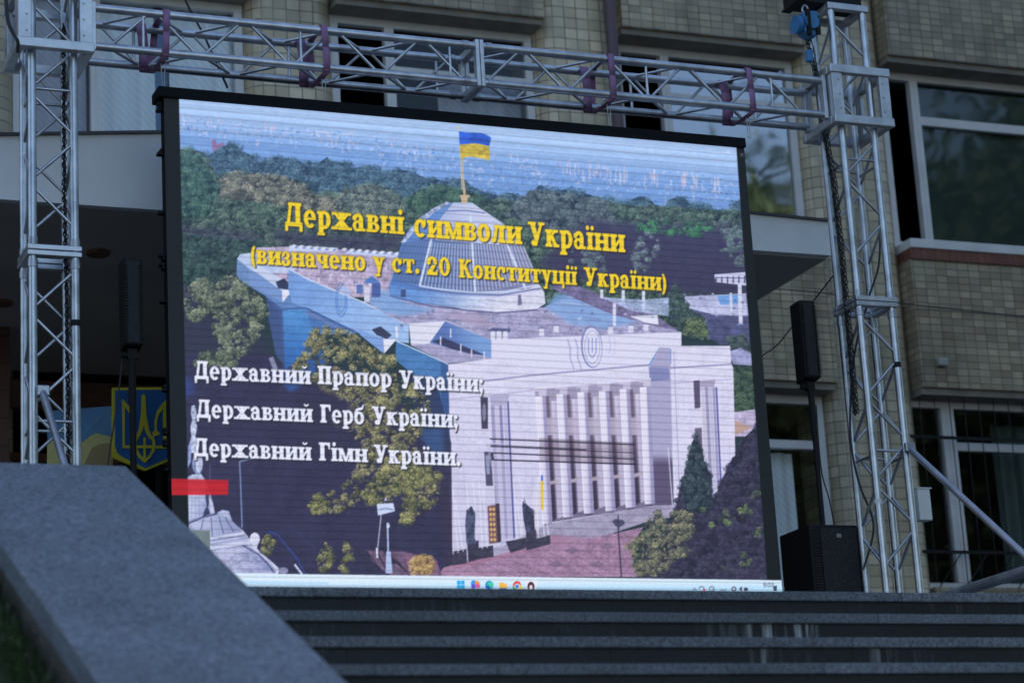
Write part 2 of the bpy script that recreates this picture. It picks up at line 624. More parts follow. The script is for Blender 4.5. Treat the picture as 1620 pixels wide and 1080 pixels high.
def foliage(pts, dark, mid, light, seed=20, s=1.0, rag=5.0, gap=0.0, a=1.0, bias=0.0):
    """a crown built of leaf clumps: each clump lit from the upper left, gaps between them"""
    pts = list(pts)
    rs = np.random.RandomState(seed)
    d, mi, li = c255(dark), c255(mid), c255(light)
    d, mi, li = [q * .8 + q.mean() * .2 for q in (d * .78, mi, li * 1.14)]
    x0, x1 = min(p[0] for p in pts), max(p[0] for p in pts)
    y0, y1 = min(p[1] for p in pts), max(p[1] for p in pts)
    cr = min(5.6 * s, max(2.5, .22 * min(x1 - x0, y1 - y0)))
    box, m = cover(pts, 2, rag * 2)
    n = .5 * vnoise(3.0 * s, seed + 7, 1, box) + .5 * vnoise(9 * s, seed + 8, 1, box)
    e = sm((blur(m, rag * .7) - .56 + (n - .5) * .9) * 4 + .5)
    if gap:
        e = e * sm((vnoise(7 * s, seed + 9, 1, box) - gap - .1) * 6) * .75
    t = np.clip(.25 + .9 * (vnoise(6, seed, 1, box) - .5), 0, 1)[..., None]
    lay(box, e, d * (1 - t) + mi * t, a)
    nc = int((x1 - x0) * (y1 - y0) / (cr * cr) * (1.25 if not gap else 1.05))
    cx, cy = rs.uniform(x0, x1, nc), rs.uniform(y0, y1, nc)
    ok = inside(pts, cx, cy)
    if gap:
        g = vnoise(7 * s, seed + 9)
        gi = g[np.clip(((cy - PY0) * PS).astype(int), 0, PH - 1), np.clip(((cx - PX0) * PS).astype(int), 0, PW - 1)]
        ok &= gi > gap
    cx, cy = cx[ok], cy[ok]
    o = np.argsort(cy + rs.uniform(-6, 6, len(cy)))
    for i in o:
        tone = rs.normal(.47 + bias, .19)
        r = cr * rs.uniform(.4, 1.4)
        nl = int(9 + 1.7 * r * r / (s * s) * .8)
        ang, rad = rs.uniform(0, 6.283, nl), r * np.sqrt(rs.uniform(0, 1, nl))
        lx, ly = np.cos(ang) * rad, np.sin(ang) * rad * .85
        b = tone + .25 * (-lx * .55 - ly * .83) / r + rs.normal(0, .25, nl)
        for j in np.argsort(b):
            tt = min(1.0, max(0.0, b[j]))
            col = d + (mi - d) * (tt * 2) if tt < .5 else mi + (li - mi) * (tt * 2 - 1)
            k, ker = leafkernel(rs.choice((.9, 1.3, 1.8)) * (.75 + .25 * s), rs.randint(8))
            px, py = int((cx[i] + lx[j] - PX0) * PS), int((cy[i] + ly[j] - PY0) * PS)
            if k <= px < PW - k and k <= py < PH - k:
                v = IMG[py - k:py + k + 1, px - k:px + k + 1]
                v += (col - v) * (ker * (.8 * a))


# ---- lettering: heavy slab-serif letters, 1.0 = x-height, y up from the baseline
LS = .375      # stem
SE = .11      # serif overhang
SH = .17      # serif height
CAP = 1.37


def stem(x, y0=0.0, y1=1.0, s=LS, b=1, t=1, e=SE):
    out = [[(x, y0), (x + s, y0), (x + s, y1), (x, y1)]]
    if b:
        out.append([(x - e, y0), (x + s + e, y0), (x + s + e, y0 + SH), (x - e, y0 + SH)])
    if t:
        out.append([(x - e, y1 - SH), (x + s + e, y1 - SH), (x + s + e, y1), (x - e, y1)])
    return out


def rect(x0, y0, x1, y1):
    return [(x0, y0), (x1, y0), (x1, y1), (x0, y1)]


def arc(cx, cy, rx, ry, a0, a1, tx, ty, n=22):
    o, i = [], []
    for k in range(n + 1):
        t = math.radians(a0 + (a1 - a0) * k / n)
        o.append((cx + rx * math.cos(t), cy + ry * math.sin(t)))
        i.append((cx + (rx - tx) * math.cos(t), cy + (ry - ty) * math.sin(t)))
    return o + i[::-1]


def disc(cx, cy, r, ry=None):
    return [(cx + r * math.cos(t), cy + (ry or r) * math.sin(t)) for t in np.linspace(0, 2 * math.pi, 18)[:-1]]


def diag(x0, y0, x1, y1, w):
    return [(x0, y0), (x0 + w, y0), (x1 + w, y1), (x1, y1)]


def glyph(ch):
    """(list of polygons, advance width)"""
    e, s = SE, LS
    if ch == 'н':
        return stem(e) + stem(.68 + e) + [rect(.3, .42, .9, .6)], 1.03 + 2 * e
    if ch in 'ий':
        g = stem(e) + stem(.68 + e) + [[(.4, .1), (.4, .38), (.86, .9), (.86, .62)]]
        if ch == 'й':
            g += [arc(.64, 1.42, .27, .27, 200, 340, .13, .13)]
        return g, 1.03 + 2 * e
    if ch == 'п':
        return stem(e) + stem(.68 + e) + [rect(.2, 1 - SH - .02, .95, 1)], 1.03 + 2 * e
    if ch in 'ії':
        g = stem(e) + [rect(0, 1 - SH, .25, 1)]
        g += [disc(.29, 1.27, .165)] if ch == 'і' else [disc(.1, 1.25, .14), disc(.48, 1.25, .14)]
        return g, .35 + 2 * e + .02
    if ch == 'о':
        return [arc(.52, .5, .5, .53, 0, 360, .34, .2)], 1.06
    if ch == 'с':
        return [arc(.5, .5, .48, .53, 48, 318, .33, .2), disc(.75, .72, .17, .2), rect(.8, .66, .93, 1)], .98
    if ch == 'е':
        return [arc(.5, .5, .48, .53, -2, 318, .33, .2), rect(.3, .44, .96, .58), [(.62, .44), (.98, .44), (.93, .75), (.66, .7)]], 1.02
    if ch == 'а':
        return [arc(.4, .3, .38, .33, 0, 360, .27, .16), rect(.52, .1, .85, .72), arc(.45, .62, .4, .41, 0, 150, .32, .2),
                disc(.17, .75, .16), rect(.75, 0, 1.02, SH), rect(.52, 0, .8, .3)], 1.04
    if ch == 'р':
        return stem(e, -.4, 1, t=0) + [rect(0, 1 - SH, .3, 1), arc(.56, .5, .5, .53, -130, 130, .33, .2)], 1.08
    if ch == 'в':
        return stem(e) + [rect(.2, 0, .62, SH), rect(.2, 1 - SH, .58, 1), rect(.3, .44, .62, .58),
                          arc(.58, .75, .36, .25, -90, 90, .28, .15), arc(.6, .28, .42, .285, -90, 90, .31, .15)], 1.04
    if ch == 'з':
        return [arc(.38, .74, .4, .29, -90, 140, .3, .16), arc(.38, .27, .45, .3, -150, 90, .32, .17), rect(.25, .44, .45, .59), disc(.16, .77, .14), disc(.14, .24, .15)], .86
    if ch == 'ж':
        g = stem(.6)
        for sx in (1, -1):
            f = lambda x: .775 + sx * x
            g += [[(f(.1), .42), (f(.1), .62), (f(.38), 1), (f(.68), 1)], [(f(.1), .58), (f(.1), .38), (f(.38), 0), (f(.75), 0)],
                  rect(min(f(.32), f(.76)), 1 - SH, max(f(.32), f(.76)), 1), rect(min(f(.32), f(.8)), 0, max(f(.32), f(.8)), SH)]
        return g, 1.57
    if ch == 'к':
        return stem(e) + [[(.4, .38), (.4, .6), (.68, 1), (.98, 1)], [(.42, .6), (.66, .66), (1.08, 0), (.72, 0)],
                          rect(.62, 1 - SH, 1.06, 1), rect(.66, 0, 1.16, SH)], 1.16
    if ch == 'м':
        return stem(e, s=.26) + stem(1.02, s=LS) + [[(.12, 1), (.45, 1), (.86, .12), (.62, 0)], [(.62, 0), (.84, 0), (1.2, 1), (1.0, 1)]], 1.48
    if ch == 'л':
        return stem(.62) + [[(.12, 0), (.36, .05), (.56, 1), (.34, 1)], rect(.24, 1 - SH, .9, 1), disc(.15, .13, .15)], 1.1
    if ch in 'у':
        return [[(.05, 1), (.45, 1), (.72, .25), (.5, -.1)], [(.94, 1), (.72, 1), (.3, -.4), (.55, -.4)], rect(-.03, 1 - SH, .52, 1),
                rect(.62, 1 - SH, 1.05, 1), rect(.2, -.4, .62, -.24)], 1.06
    if ch == 'ц':
        return stem(e, b=0) + stem(.68 + e, b=0) + [rect(0, 0, 1.25, .19), rect(1.02, -.3, 1.25, .1)], 1.28
    if ch == 'ч':
        return stem(.62) + [arc(.48, .72, .44, .42, 180, 300, .32, .2), rect(.04, .7, .37, 1), rect(-.05, 1 - SH, .45, 1), rect(.4, .3, .7, .48)], 1.1
    if ch == 'т':
        return stem(.38, t=0) + [rect(.02, 1 - SH, 1.09, 1), [(.02, .66), (.17, .66), (.22, 1), (.02, 1)], [(1.09, .66), (.94, .66), (.89, 1), (1.09, 1)]], 1.11
    if ch == 'б':
        return [arc(.52, .46, .5, .49, 0, 360, .33, .19), [(.04, .5), (.06, .85), (.2, 1.12), (.5, 1.24), (.8, 1.28), (.9, 1.5), (1.0, 1.5), (.96, 1.2), (.8, 1.06), (.5, 1.02), (.36, .9), (.36, .5)]], 1.06
    if ch == 'Д':
        return [rect(.26, CAP - .2, 1.3, CAP), [(.12, .1), (.38, .1), (.58, CAP), (.36, CAP)], rect(.82, .1, 1.2, CAP),
                rect(0, 0, 1.36, .24), rect(0, -.3, .24, .2), rect(1.12, -.3, 1.36, .2)], 1.4
    if ch == 'П':
        return stem(e, 0, CAP, .4, e=.12) + stem(.8, 0, CAP, .4, e=.12) + [rect(.1, CAP - .2, 1.2, CAP)], 1.34
    if ch == 'Г':
        return stem(e, 0, CAP, .4, e=.12) + [rect(.1, CAP - .2, 1.04, CAP), [(1.04, CAP - .5), (.9, CAP - .5), (.78, CAP - .1), (1.04, CAP - .1)]], 1.08
    if ch == 'К':
        return stem(e, 0, CAP, .4, e=.12) + [[(.45, .5), (.45, .78), (.84, CAP), (1.14, CAP)], [(.5, .76), (.78, .9), (1.32, 0), (.9, 0)],
                                             rect(.78, CAP - SH, 1.26, CAP), rect(.84, 0, 1.42, SH)], 1.42
    if ch == 'У':
        return [[(.1, CAP), (.52, CAP), (.84, .5), (.58, .22)], [(1.22, CAP), (1.0, CAP), (.44, 0), (.72, 0)], rect(-.02, CAP - SH, .64, CAP),
                rect(.84, CAP - SH, 1.36, CAP), disc(.44, .17, .2, .18), rect(.4, 0, .66, .2)], 1.36
    if ch == '2':
        return [arc(.5, .95, .46, .42, -25, 175, .35, .19), [(.86, .74), (.5, .74), (.04, .2), (.04, 0), (.5, .2)], rect(.04, 0, .98, .24), disc(.2, .92, .18), rect(.86, .1, .98, .4)], 1.04
    if ch == '0':
        return [arc(.52, CAP / 2, .5, .7, 0, 360, .33, .2)], 1.06
    if ch == '(':
        return [arc(.75, .5, .7, .98, 128, 232, .3, .06)], .5
    if ch == ')':
        return [arc(-.25, .5, .7, .98, -52, 52, .3, .06)], .5
    if ch == '.':
        return [disc(.2, .17, .19)], .42
    if ch == ';':
        return [disc(.22, .83, .19), disc(.22, .17, .19), [(.25, .28), (.41, .2), (.3, -.2), (.1, -.36), (.04, -.28), (.2, -.1)]], .46
    return [], .52


def write(txt, x0, x1, y0, slope, xh, col, shadow=.75):
    gap = .045
    kx = (x1 - x0) / (sum(glyph(c)[1] + gap for c in txt) - gap)
    Y0, Y1 = int((y0 - 2.2 * xh - PY0) * PS), int((y0 + xh + (x1 - x0) * slope - PY0) * PS)
    X0, X1 = int((x0 - 15 - PX0) * PS), int((x1 + 15 - PX0) * PS)
    acc = np.zeros((Y1 - Y0, X1 - X0))
    pen = 0.0
    for ch in txt:
        g, w = glyph(ch)
        for pl in g:
            q = []
            for (gx, gy) in pl:
                px = x0 + (pen + gx) * kx - gy * xh * .02
                q.append((px, y0 + (px - x0) * slope - gy * xh))
            (b0, b1, b2, b3), m = cover(q, 3)
            v = acc[b0 - Y0:b1 - Y0, b2 - X0:b3 - X0]
            np.maximum(v, m, out=v)
        pen += w + gap
    d = int(2.2 * PS)
    s = blur(np.roll(np.roll(acc, d, 0), d, 1), 1.2)
    box = (Y0, Y1, X0, X1)
    lay(box, np.clip(np.maximum(s, blur(acc, 1.6) * .8) * 1.3, 0, 1), c255((38, 34, 40)), shadow)
    lay(box, acc, c255(col), 1.0)


def paint_picture():
    # sky and the far city
    t = np.clip((GY - (151 + .0941 * (GX - 283))) / (744 - .07 * (GX - 283)), -.1, 1.2)
    stops = [(-.1, (178, 200, 238)), (.03, (168, 192, 234)), (.06, (146, 174, 222)), (.09, (122, 154, 208)), (.16, (110, 142, 196)), (.3, (92, 120, 174))]
    for k in range(3):
        IMG[..., k] = np.interp(t, [a for a, _ in stops], [b[k] / 255 for _, b in stops])
    IMG[...] += ((vnoise(2.5, 1, 3) - .5) * .05)[..., None]
    base = lambda x: 151 + .0941 * (x - 283)
    gate = vnoise(11, 77)
    for k in range(1500):
        x = prng.uniform(284, 1172)
        tt = prng.beta(1.6, 1.6)
        lo = 32 + 30 * tt + (20 * tt + 4 if x > 600 else 0) + (12 if x > 720 else 0)
        if gate[int((base(x) + lo - PY0) * PS), int((x - PX0) * PS)] < .42 and prng.rand() < .8:
            continue
        w, h = prng.uniform(1.2, 4.5), prng.uniform(.8, 2.6)
        if prng.rand() < .16:
            w, h = prng.uniform(1.4, 2.6), prng.uniform(4, 9)
        y = base(x) + lo
        col = [(204, 208, 234), (210, 200, 220), (190, 180, 208), (168, 186, 226), (84, 118, 178), (76, 106, 166)][prng.randint(6)]
        poly([(x, y), (x + w, y + .1), (x + w, y + h), (x, y + h)], col, prng.uniform(.3, .75))
    for cx, n, sp in ((300, 8, 26), (345, 8, 18), (425, 12, 12), (520, 8, 24), (620, 8, 20), (655, 10, 26), (830, 8, 30), (900, 12, 34), (945, 12, 26), (985, 10, 16), (1030, 12, 14), (1083, 9, 8), (1100, 6, 6), (1132, 10, 10)):
        for k in range(n):
            x = cx + prng.normal() * sp * .45
            y = base(x) + prng.uniform(32, 48) + (10 if cx > 620 else 0) - (8 if cx < 450 else 0)
            h = prng.uniform(4, 9) if cx < 900 else prng.uniform(6, 24)
            poly([(x, y), (x + 2.2, y), (x + 2.2, y + h), (x, y + h)], [(214, 204, 218), (206, 184, 202), (190, 172, 204), (204, 210, 238)][prng.randint(4)], .55)
    top = slice(0, int(215 * PS))
    IMG[top] = IMG[top] * .35 + blur(IMG[top], 1.0) * .65
    for k in range(240):
        x = prng.uniform(284, 1172)
        y = base(x) + prng.uniform(30, 66) + (12 if x > 640 else 0)
        if gate[int((y - PY0) * PS), int((x - PX0) * PS)] > .5:
            poly([(x, y), (x + prng.uniform(2, 6), y), (x + prng.uniform(2, 6), y + 3), (x, y + prng.uniform(2, 5))], [(206, 204, 228), (214, 200, 216), (176, 184, 220)][prng.randint(3)], prng.uniform(.25, .6))
    poly([(335, 222), (341, 221), (343, 229), (354, 225), (358, 238), (336, 240)], (150, 92, 128), .8)
    # line of trees and everything below it
    poly([(270, 330), (1230, 400), (1230, 930), (270, 930)], (46, 60, 66))
    tl = [(270, 236), (285, 238), (300, 233), (318, 240), (330, 246), (340, 240), (355, 230), (365, 226), (375, 229), (382, 240), (395, 244), (405, 250), (411, 258), (418, 255), (432, 250), (440, 246), (447, 252), (455, 253), (475, 255), (482, 258), (488, 256), (505, 257), (512, 253), (518, 247), (525, 255), (540, 258), (550, 256), (555, 265), (562, 266), (573, 262), (591, 264), (606, 272), (629, 268), (652, 270), (671, 281), (686, 283), (707, 287), (715, 284), (736, 285), (745, 294), (761, 302), (791, 310), (808, 304), (820, 310), (831, 318), (841, 306), (852, 294), (862, 295), (875, 302), (899, 299), (923, 304), (935, 308), (950, 316), (962, 313), (984, 320), (996, 318), (1008, 311), (1024, 313), (1037, 323), (1052, 328), (1056, 318), (1073, 310), (1087, 318), (1097, 325), (1114, 325), (1133, 331), (1147, 336), (1155, 345), (1157, 325), (1169, 316), (1230, 312), (1230, 380), (900, 350), (270, 310)]
    foliage(tl, (40, 66, 92), (62, 96, 116), (98, 126, 138), 31, 1.2, 2.0)
    near = [(270, 236), (300, 236), (318, 244), (330, 258), (345, 282), (352, 278), (375, 272), (400, 274), (410, 282), (425, 276), (440, 280), (470, 284), (485, 295), (500, 308), (520, 304), (540, 312), (560, 296), (590, 292), (620, 300), (640, 316), (665, 300), (700, 294), (730, 300), (760, 312), (800, 318), (840, 318), (880, 312), (940, 318), (1000, 326), (1100, 330), (1230, 340), (1230, 400), (1120, 540), (860, 480), (640, 420), (440, 400), (360, 470), (270, 470)]
    foliage(near, (34, 50, 58), (64, 90, 78), (112, 130, 104), 41, 1.0, 3.5)
    foliage([(348, 282), (375, 272), (405, 276), (425, 276), (455, 282), (480, 295), (500, 312), (540, 318), (532, 340), (470, 330), (420, 318), (380, 318), (350, 312)], (64, 66, 64), (104, 106, 92), (158, 150, 122), 51, 1.0, 5)
    foliage([(272, 240), (310, 240), (330, 270), (346, 300), (330, 340), (272, 350)], (28, 56, 62), (54, 92, 80), (92, 122, 98), 55, 1.1, 5)
    foliage([(540, 300), (590, 292), (625, 304), (640, 330), (610, 345), (560, 340), (530, 328)], (54, 70, 74), (88, 104, 96), (140, 142, 120), 57, 1.0, 5)
    foliage([(640, 318), (668, 300), (705, 296), (740, 302), (770, 314), (740, 330), (700, 330), (650, 336)], (34, 60, 60), (56, 92, 72), (92, 120, 88), 59, 1.0, 5)
    foliage([(840, 300), (960, 316), (970, 350), (930, 372), (860, 366), (800, 340)], (46, 58, 76), (78, 92, 98), (112, 122, 116), 61, 1.0, 6)
    # dark violet shade of the wood
    for pts, a in (([(930, 350), (1230, 362), (1230, 470), (1060, 466), (1000, 452), (900, 440), (850, 420), (890, 380)], .9), ([(545, 372), (640, 372), (632, 400), (560, 398), (440, 384), (430, 366)], .7), ([(272, 356), (430, 372), (380, 400), (372, 440), (430, 560), (272, 600)], .6)):
        poly(pts, (62, 54, 82), a, soft=7)
    foliage([(1008, 352), (1060, 350), (1150, 360), (1180, 356), (1180, 374), (1080, 372), (1010, 366)], (44, 66, 66), (54, 112, 76), (74, 140, 84), 63, .9, 4, .42)
    foliage([(1016, 366), (1046, 366), (1044, 400), (1030, 430), (1004, 430), (1000, 400)], (60, 60, 86), (92, 112, 116), (138, 150, 150), 65, .8, 5, .44)
    foliage([(1140, 350), (1182, 352), (1186, 420), (1160, 424), (1140, 396)], (60, 60, 84), (84, 104, 106), (118, 134, 128), 67, .9, 5, .42)
    foliage([(900, 392), (960, 398), (960, 430), (900, 424)], (56, 62, 82), (90, 108, 112), (120, 134, 130), 69, .8, 5, .42)
    foliage([(272, 370), (420, 384), (400, 400), (372, 420), (365, 440), (300, 452), (272, 440)], (30, 46, 58), (48, 76, 74), (80, 104, 90), 71, 1, 5)
    # roofs to the right
    poly([(1130, 434), (1184, 430), (1184, 452), (1132, 446)], (196, 196, 226))
    for k in range(6):
        line((1133 + k * 9, 438 - k * .4), (1133 + k * 9, 448), 2.2, (84, 74, 104))
    line((1132, 439), (1184, 440), 1.6, (96, 92, 124))
    poly([(1062, 470), (1180, 464), (1184, 500), (1130, 498), (1090, 488), (1062, 480)], (170, 172, 206), tex=.15)
    poly([(1134, 468), (1166, 466), (1172, 480), (1140, 482)], (110, 150, 206))
    poly([(1092, 488), (1130, 498), (1184, 500), (1186, 545), (1140, 545), (1095, 520)], (86, 88, 122), tex=.2)
    foliage([(1150, 534), (1180, 530), (1188, 560), (1160, 560)], (50, 56, 74), (70, 88, 90), (96, 114, 104), 73, .8, 3)
    line((1156, 463), (1157, 494), 4, (196, 198, 224)); line((1170, 448), (1172, 512), 6, (200, 200, 226))
    for k in range(26):
        x, y = prng.uniform(1062, 1184), prng.uniform(462, 512)
        poly([(x, y), (x + 4, y + .5), (x + 4, y + 3), (x, y + 3)], [(206, 206, 230), (88, 92, 126), (140, 150, 190)][prng.randint(3)], .7)
    poly([(1152, 556), (1172, 550), (1194, 562), (1196, 578), (1160, 576)], (150, 152, 190), tex=.2)
    foliage([(1156, 580), (1200, 582), (1206, 650), (1160, 652)], (44, 60, 62), (64, 88, 72), (96, 116, 84), 75, .8, 4)
    poly([(1158, 652), (1204, 646), (1208, 690), (1160, 690)], (168, 158, 186), tex=.2)
    poly([(1162, 664), (1190, 676), (1162, 688)], (176, 148, 140))
    # pale buildings behind the dome, left
    poly([(398, 392), (462, 390), (640, 400), (648, 470), (560, 470), (400, 436)], (170, 156, 182), tex=.22, ts=3)
    poly([(458, 388), (535, 392), (533, 398), (458, 397)], (190, 198, 228)); poly([(548, 396), (630, 402), (626, 407), (548, 401)], (186, 194, 226))
    for k in range(14):
        ell(465 + k * 12 + (8 if k > 5 else 0), 389 + k * .9, 4, 2.2, (224, 228, 244))
        ell(469 + k * 12 + (8 if k > 5 else 0), 391 + k * .9, 3, 1.6, (92, 112, 160), .7)
    poly([(375, 409), (380, 402), (395, 400), (420, 404), (470, 424), (460, 432), (395, 432)], (176, 188, 222), tex=.1)
    for k in range(70):
        x, y = prng.uniform(430, 630), prng.uniform(412, 462)
        h = prng.uniform(3, 12)
        poly([(x, y), (x + prng.uniform(1.5, 6), y), (x + 3, y + h), (x, y + h)], [(120, 108, 136), (206, 196, 216), (96, 104, 140), (190, 160, 176), (222, 222, 236)][prng.randint(5)], .55)
    # shaded wing
    poly([(375, 409), (374, 433), (378, 441), (395, 453), (421, 469), (440, 492), (452, 582), (458, 585), (500, 530), (569, 527), (560, 500), (470, 455), (446, 452), (395, 426)], (112, 136, 180), col2=(72, 108, 162), g=((400, 430), (460, 580)), tex=.08)
    poly([(421, 469), (447, 489), (452, 582), (436, 560), (424, 500)], (72, 90, 134), .9, soft=1)
    poly([(447, 489), (484, 487), (495, 524), (480, 556), (458, 586), (452, 582)], (88, 136, 192), col2=(60, 104, 166), g=((460, 488), (462, 580)), tex=.08)
    poly([(395, 426), (446, 458), (447, 478), (424, 466), (395, 450)], (118, 142, 190))
    poly([(396, 424), (410, 420), (463, 452), (464, 460), (446, 460)], (190, 200, 228), .9)
    poly([(446, 459), (464, 458), (447, 478)], (214, 216, 236))
    poly([(436, 446), (450, 440), (460, 452), (456, 458), (440, 456)], (56, 60, 88))
    poly([(457, 425), (484, 440), (545, 466), (580, 480), (640, 511), (647, 513), (647, 543), (608, 536), (569, 528), (484, 487), (463, 480), (456, 458)], (118, 150, 206), col2=(150, 176, 222), g=((460, 440), (640, 520)), tex=.06)
    path([(457, 425), (484, 440), (545, 466), (580, 480), (640, 511)], 1.8, (206, 212, 236))
    path([(447, 489), (484, 487), (569, 528), (606, 537)], 2.4, (74, 92, 138))
    path([(484, 493), (569, 536)], 4, (120, 124, 160), .7)
    for r in (1.0, .72):
        path([(540 + 9 * r * math.cos(a), 474 + 27 * r * math.sin(a)) for a in np.linspace(0, 6.28, 24)], 1.3, (84, 120, 184), .9)
    poly([(536, 460), (545, 448), (556, 462), (552, 472)], (168, 182, 220), .8)
    # main roof
    poly([(590, 462), (640, 474), (720, 488), (860, 486), (905, 466), (950, 470), (1010, 498), (1078, 526), (900, 535), (777, 539), (704, 508), (647, 514), (608, 496), (582, 478)], (154, 150, 182), tex=.2, ts=2.2)
    poly([(582, 476), (600, 458), (632, 462), (640, 478), (690, 490), (640, 500), (606, 494)], (120, 156, 206), .8, soft=3)
    poly([(862, 486), (880, 464), (930, 468), (980, 492), (1010, 510), (960, 520), (905, 514)], (126, 158, 208), .8, soft=3)
    poly([(690, 492), (760, 498), (790, 520), (740, 512)], (160, 146, 172), .7, soft=2)
    poly([(905, 470), (885, 462), (868, 452), (905, 448), (960, 470), (1020, 486), (1062, 516), (1076, 524), (1020, 512), (960, 494)], (112, 104, 136), tex=.25, ts=3)
    for x, y, h in ((952, 458, 14), (986, 459, 22), (1018, 460, 32), (972, 480, 36)):
        line((x, y), (x, y + h), 5, (202, 204, 228))
    poly([(950, 470), (1020, 474), (1060, 470), (1058, 500), (1000, 492)], (166, 178, 214), .8, tex=.25, ts=3)
    poly([(996, 500), (1040, 498), (1042, 514), (1020, 510)], (214, 214, 234))
    foliage([(1056, 470), (1066, 454), (1072, 446), (1082, 470), (1092, 490), (1112, 500), (1118, 530), (1084, 526), (1056, 512), (1062, 490)], (36, 52, 66), (60, 84, 84), (92, 112, 98), 77, .8, 3)
    foliage([(1078, 508), (1104, 502), (1120, 520), (1116, 534), (1084, 528)], (50, 66, 62), (84, 104, 78), (126, 138, 96), 79, .8, 3)
    for x, y, w, h, c in ((576, 452, 9, 26, (196, 196, 220)), (564, 450, 10, 14, (92, 116, 168)), (588, 448, 14, 22, (80, 96, 150)), (630, 436, 8, 18, (110, 120, 160))):
        poly([(x, y), (x + w, y), (x + w, y + h), (x, y + h)], c)
    poly([(574, 448), (588, 436), (602, 448)], (86, 120, 180))
    # dome
    D = [(717, 321), (747, 321), (756, 328), (768, 335), (782, 344), (795, 353), (808, 365), (820, 379), (831, 396), (842, 420), (852, 448), (861, 462), (863, 480), (850, 488), (820, 492), (785, 493), (740, 489), (690, 483), (640, 475), (617, 467), (615, 455), (621, 437), (630, 402), (640, 372), (660, 348), (685, 330), (707, 320)]
    bx, dc = cover(D)
    dx = sm((GX[bx[0]:bx[1], bx[2]:bx[3]] - 610) / 250)[..., None]
    lay(bx, dc, c255((84, 118, 176)) * (1 - dx) + c255((196, 192, 220)) * dx)
    bx, glz = cover([(668, 378), (745, 382), (802, 386), (826, 388), (842, 420), (853, 450), (830, 458), (750, 462), (664, 452), (622, 440), (634, 396), (646, 374)])
    dx = sm((GX[bx[0]:bx[1], bx[2]:bx[3]] - 610) / 250)[..., None]
    lay(bx, glz, c255((84, 106, 150)) * (1 - dx) + c255((124, 124, 156)) * dx, .95)
    for k in range(40):
        u = (k + .5) / 40
        x0, x1 = 646 + u * 180, 622 + u * 230
        c = (214, 216, 236) if u > .18 else (120, 150, 200)
        line((x0, 378 + 8 * math.sin(u * 3.1)), (x1, 440 + 22 * math.sin(u * 3.1)), 1.25, c, .72 if u > .2 else .4)
    poly([(640, 372), (660, 348), (685, 330), (707, 320), (717, 321), (700, 340), (676, 372), (664, 380), (640, 384)], (96, 130, 186), .8)
    poly([(660, 348), (685, 330), (707, 319), (714, 322), (690, 334), (668, 352), (640, 384), (634, 384)], (150, 156, 186), tex=.5, ts=1.5)
    poly([(717, 321), (747, 321), (768, 335), (800, 358), (822, 382), (800, 388), (745, 384), (690, 380), (676, 374), (700, 342)], (196, 198, 226), col2=(166, 172, 210), g=((760, 330), (690, 370)))
    path([(702, 334), (736, 333), (768, 337)], 2.2, (110, 116, 156)); path([(690, 350), (740, 350), (788, 352)], 1.2, (150, 156, 194))
    path([(717, 322), (747, 322)], 3, (166, 180, 216))
    for a, b in (((684, 372), (664, 452)), ((744, 340), (752, 464)), ((797, 374), (832, 458))):
        line(a, b, 3.6, (206, 212, 236), .95)
    path([(664, 452), (700, 458), (752, 463), (800, 461), (852, 450)], 2.6, (186, 196, 226)); path([(622, 442), (664, 456), (720, 464), (790, 467), (856, 456)], 1.8, (92, 104, 150))
    poly([(617, 450), (664, 460), (720, 468), (790, 470), (858, 460), (863, 480), (850, 488), (785, 493), (740, 489), (640, 475), (617, 467)], (104, 140, 200), col2=(206, 206, 228), g=((640, 470), (800, 480)), tex=.1)
    poly([(820, 466), (824, 466), (826, 482), (819, 483)], (110, 106, 140)); poly([(634, 458), (642, 458), (642, 470), (634, 470)], (70, 84, 126))
    path([(617, 468), (680, 484), (740, 491), (786, 495), (850, 490)], 2.0, (84, 82, 116), .8)
    # gold mast and the flag
    poly([(730, 322), (729, 312), (727, 312), (727, 309), (733, 308), (731, 280), (730.5, 240), (732, 240), (734, 280), (737, 308), (743, 309), (743, 312), (740, 313), (739, 322)], (196, 166, 128))
    line((726.5, 204), (731, 300), 1.5, (206, 186, 156)); ell(725, 202, 2.4, 2.4, (206, 186, 160))
    poly([(726, 208), (740, 210), (752, 210), (763, 211), (771, 214), (777, 218), (774, 232), (764, 229), (752, 227), (740, 228), (727, 229)], (46, 86, 196), tex=.22, ts=5)
    poly([(727, 229), (740, 228), (752, 227), (764, 229), (774, 232), (775, 248), (774, 254), (762, 251), (752, 249), (740, 248), (729, 252)], (206, 172, 48), tex=.25, ts=4)
    for k in range(34):
        x = prng.uniform(600, 1060)
        y = 466 + abs(x - 740) * .02 + prng.uniform(6, 44)
        line((x, y), (x + prng.uniform(10, 34), y + prng.uniform(-2, 7)), prng.uniform(.7, 1.8), [(112, 108, 144), (184, 180, 206), (140, 148, 190), (98, 96, 130)][prng.randint(4)], prng.uniform(.25, .6))
    for k in range(26):
        x, y = prng.uniform(600, 1050), prng.uniform(478, 524)
        poly([(x, y), (x + prng.uniform(2, 7), y - 1), (x + prng.uniform(2, 7), y + 4), (x, y + 4)], [(206, 204, 226), (92, 92, 124), (126, 150, 196)][prng.randint(3)], .5)
    # white front
    front = [(709, 576), (777, 567), (777, 537), (900, 534), (1078, 525), (1078, 547), (1155, 547), (1157, 575), (1160, 582), (1165, 790), (1100, 800), (1062, 801), (1036, 799), (870, 828), (760, 881), (716, 893)]
    poly(front, (204, 200, 228), col2=(190, 186, 216), g=((800, 560), (760, 880)), tex=.05)
    poly([(777, 537), (1078, 525), (1078, 549), (1043, 550), (1026, 578), (860, 590), (777, 567)], (206, 204, 232))
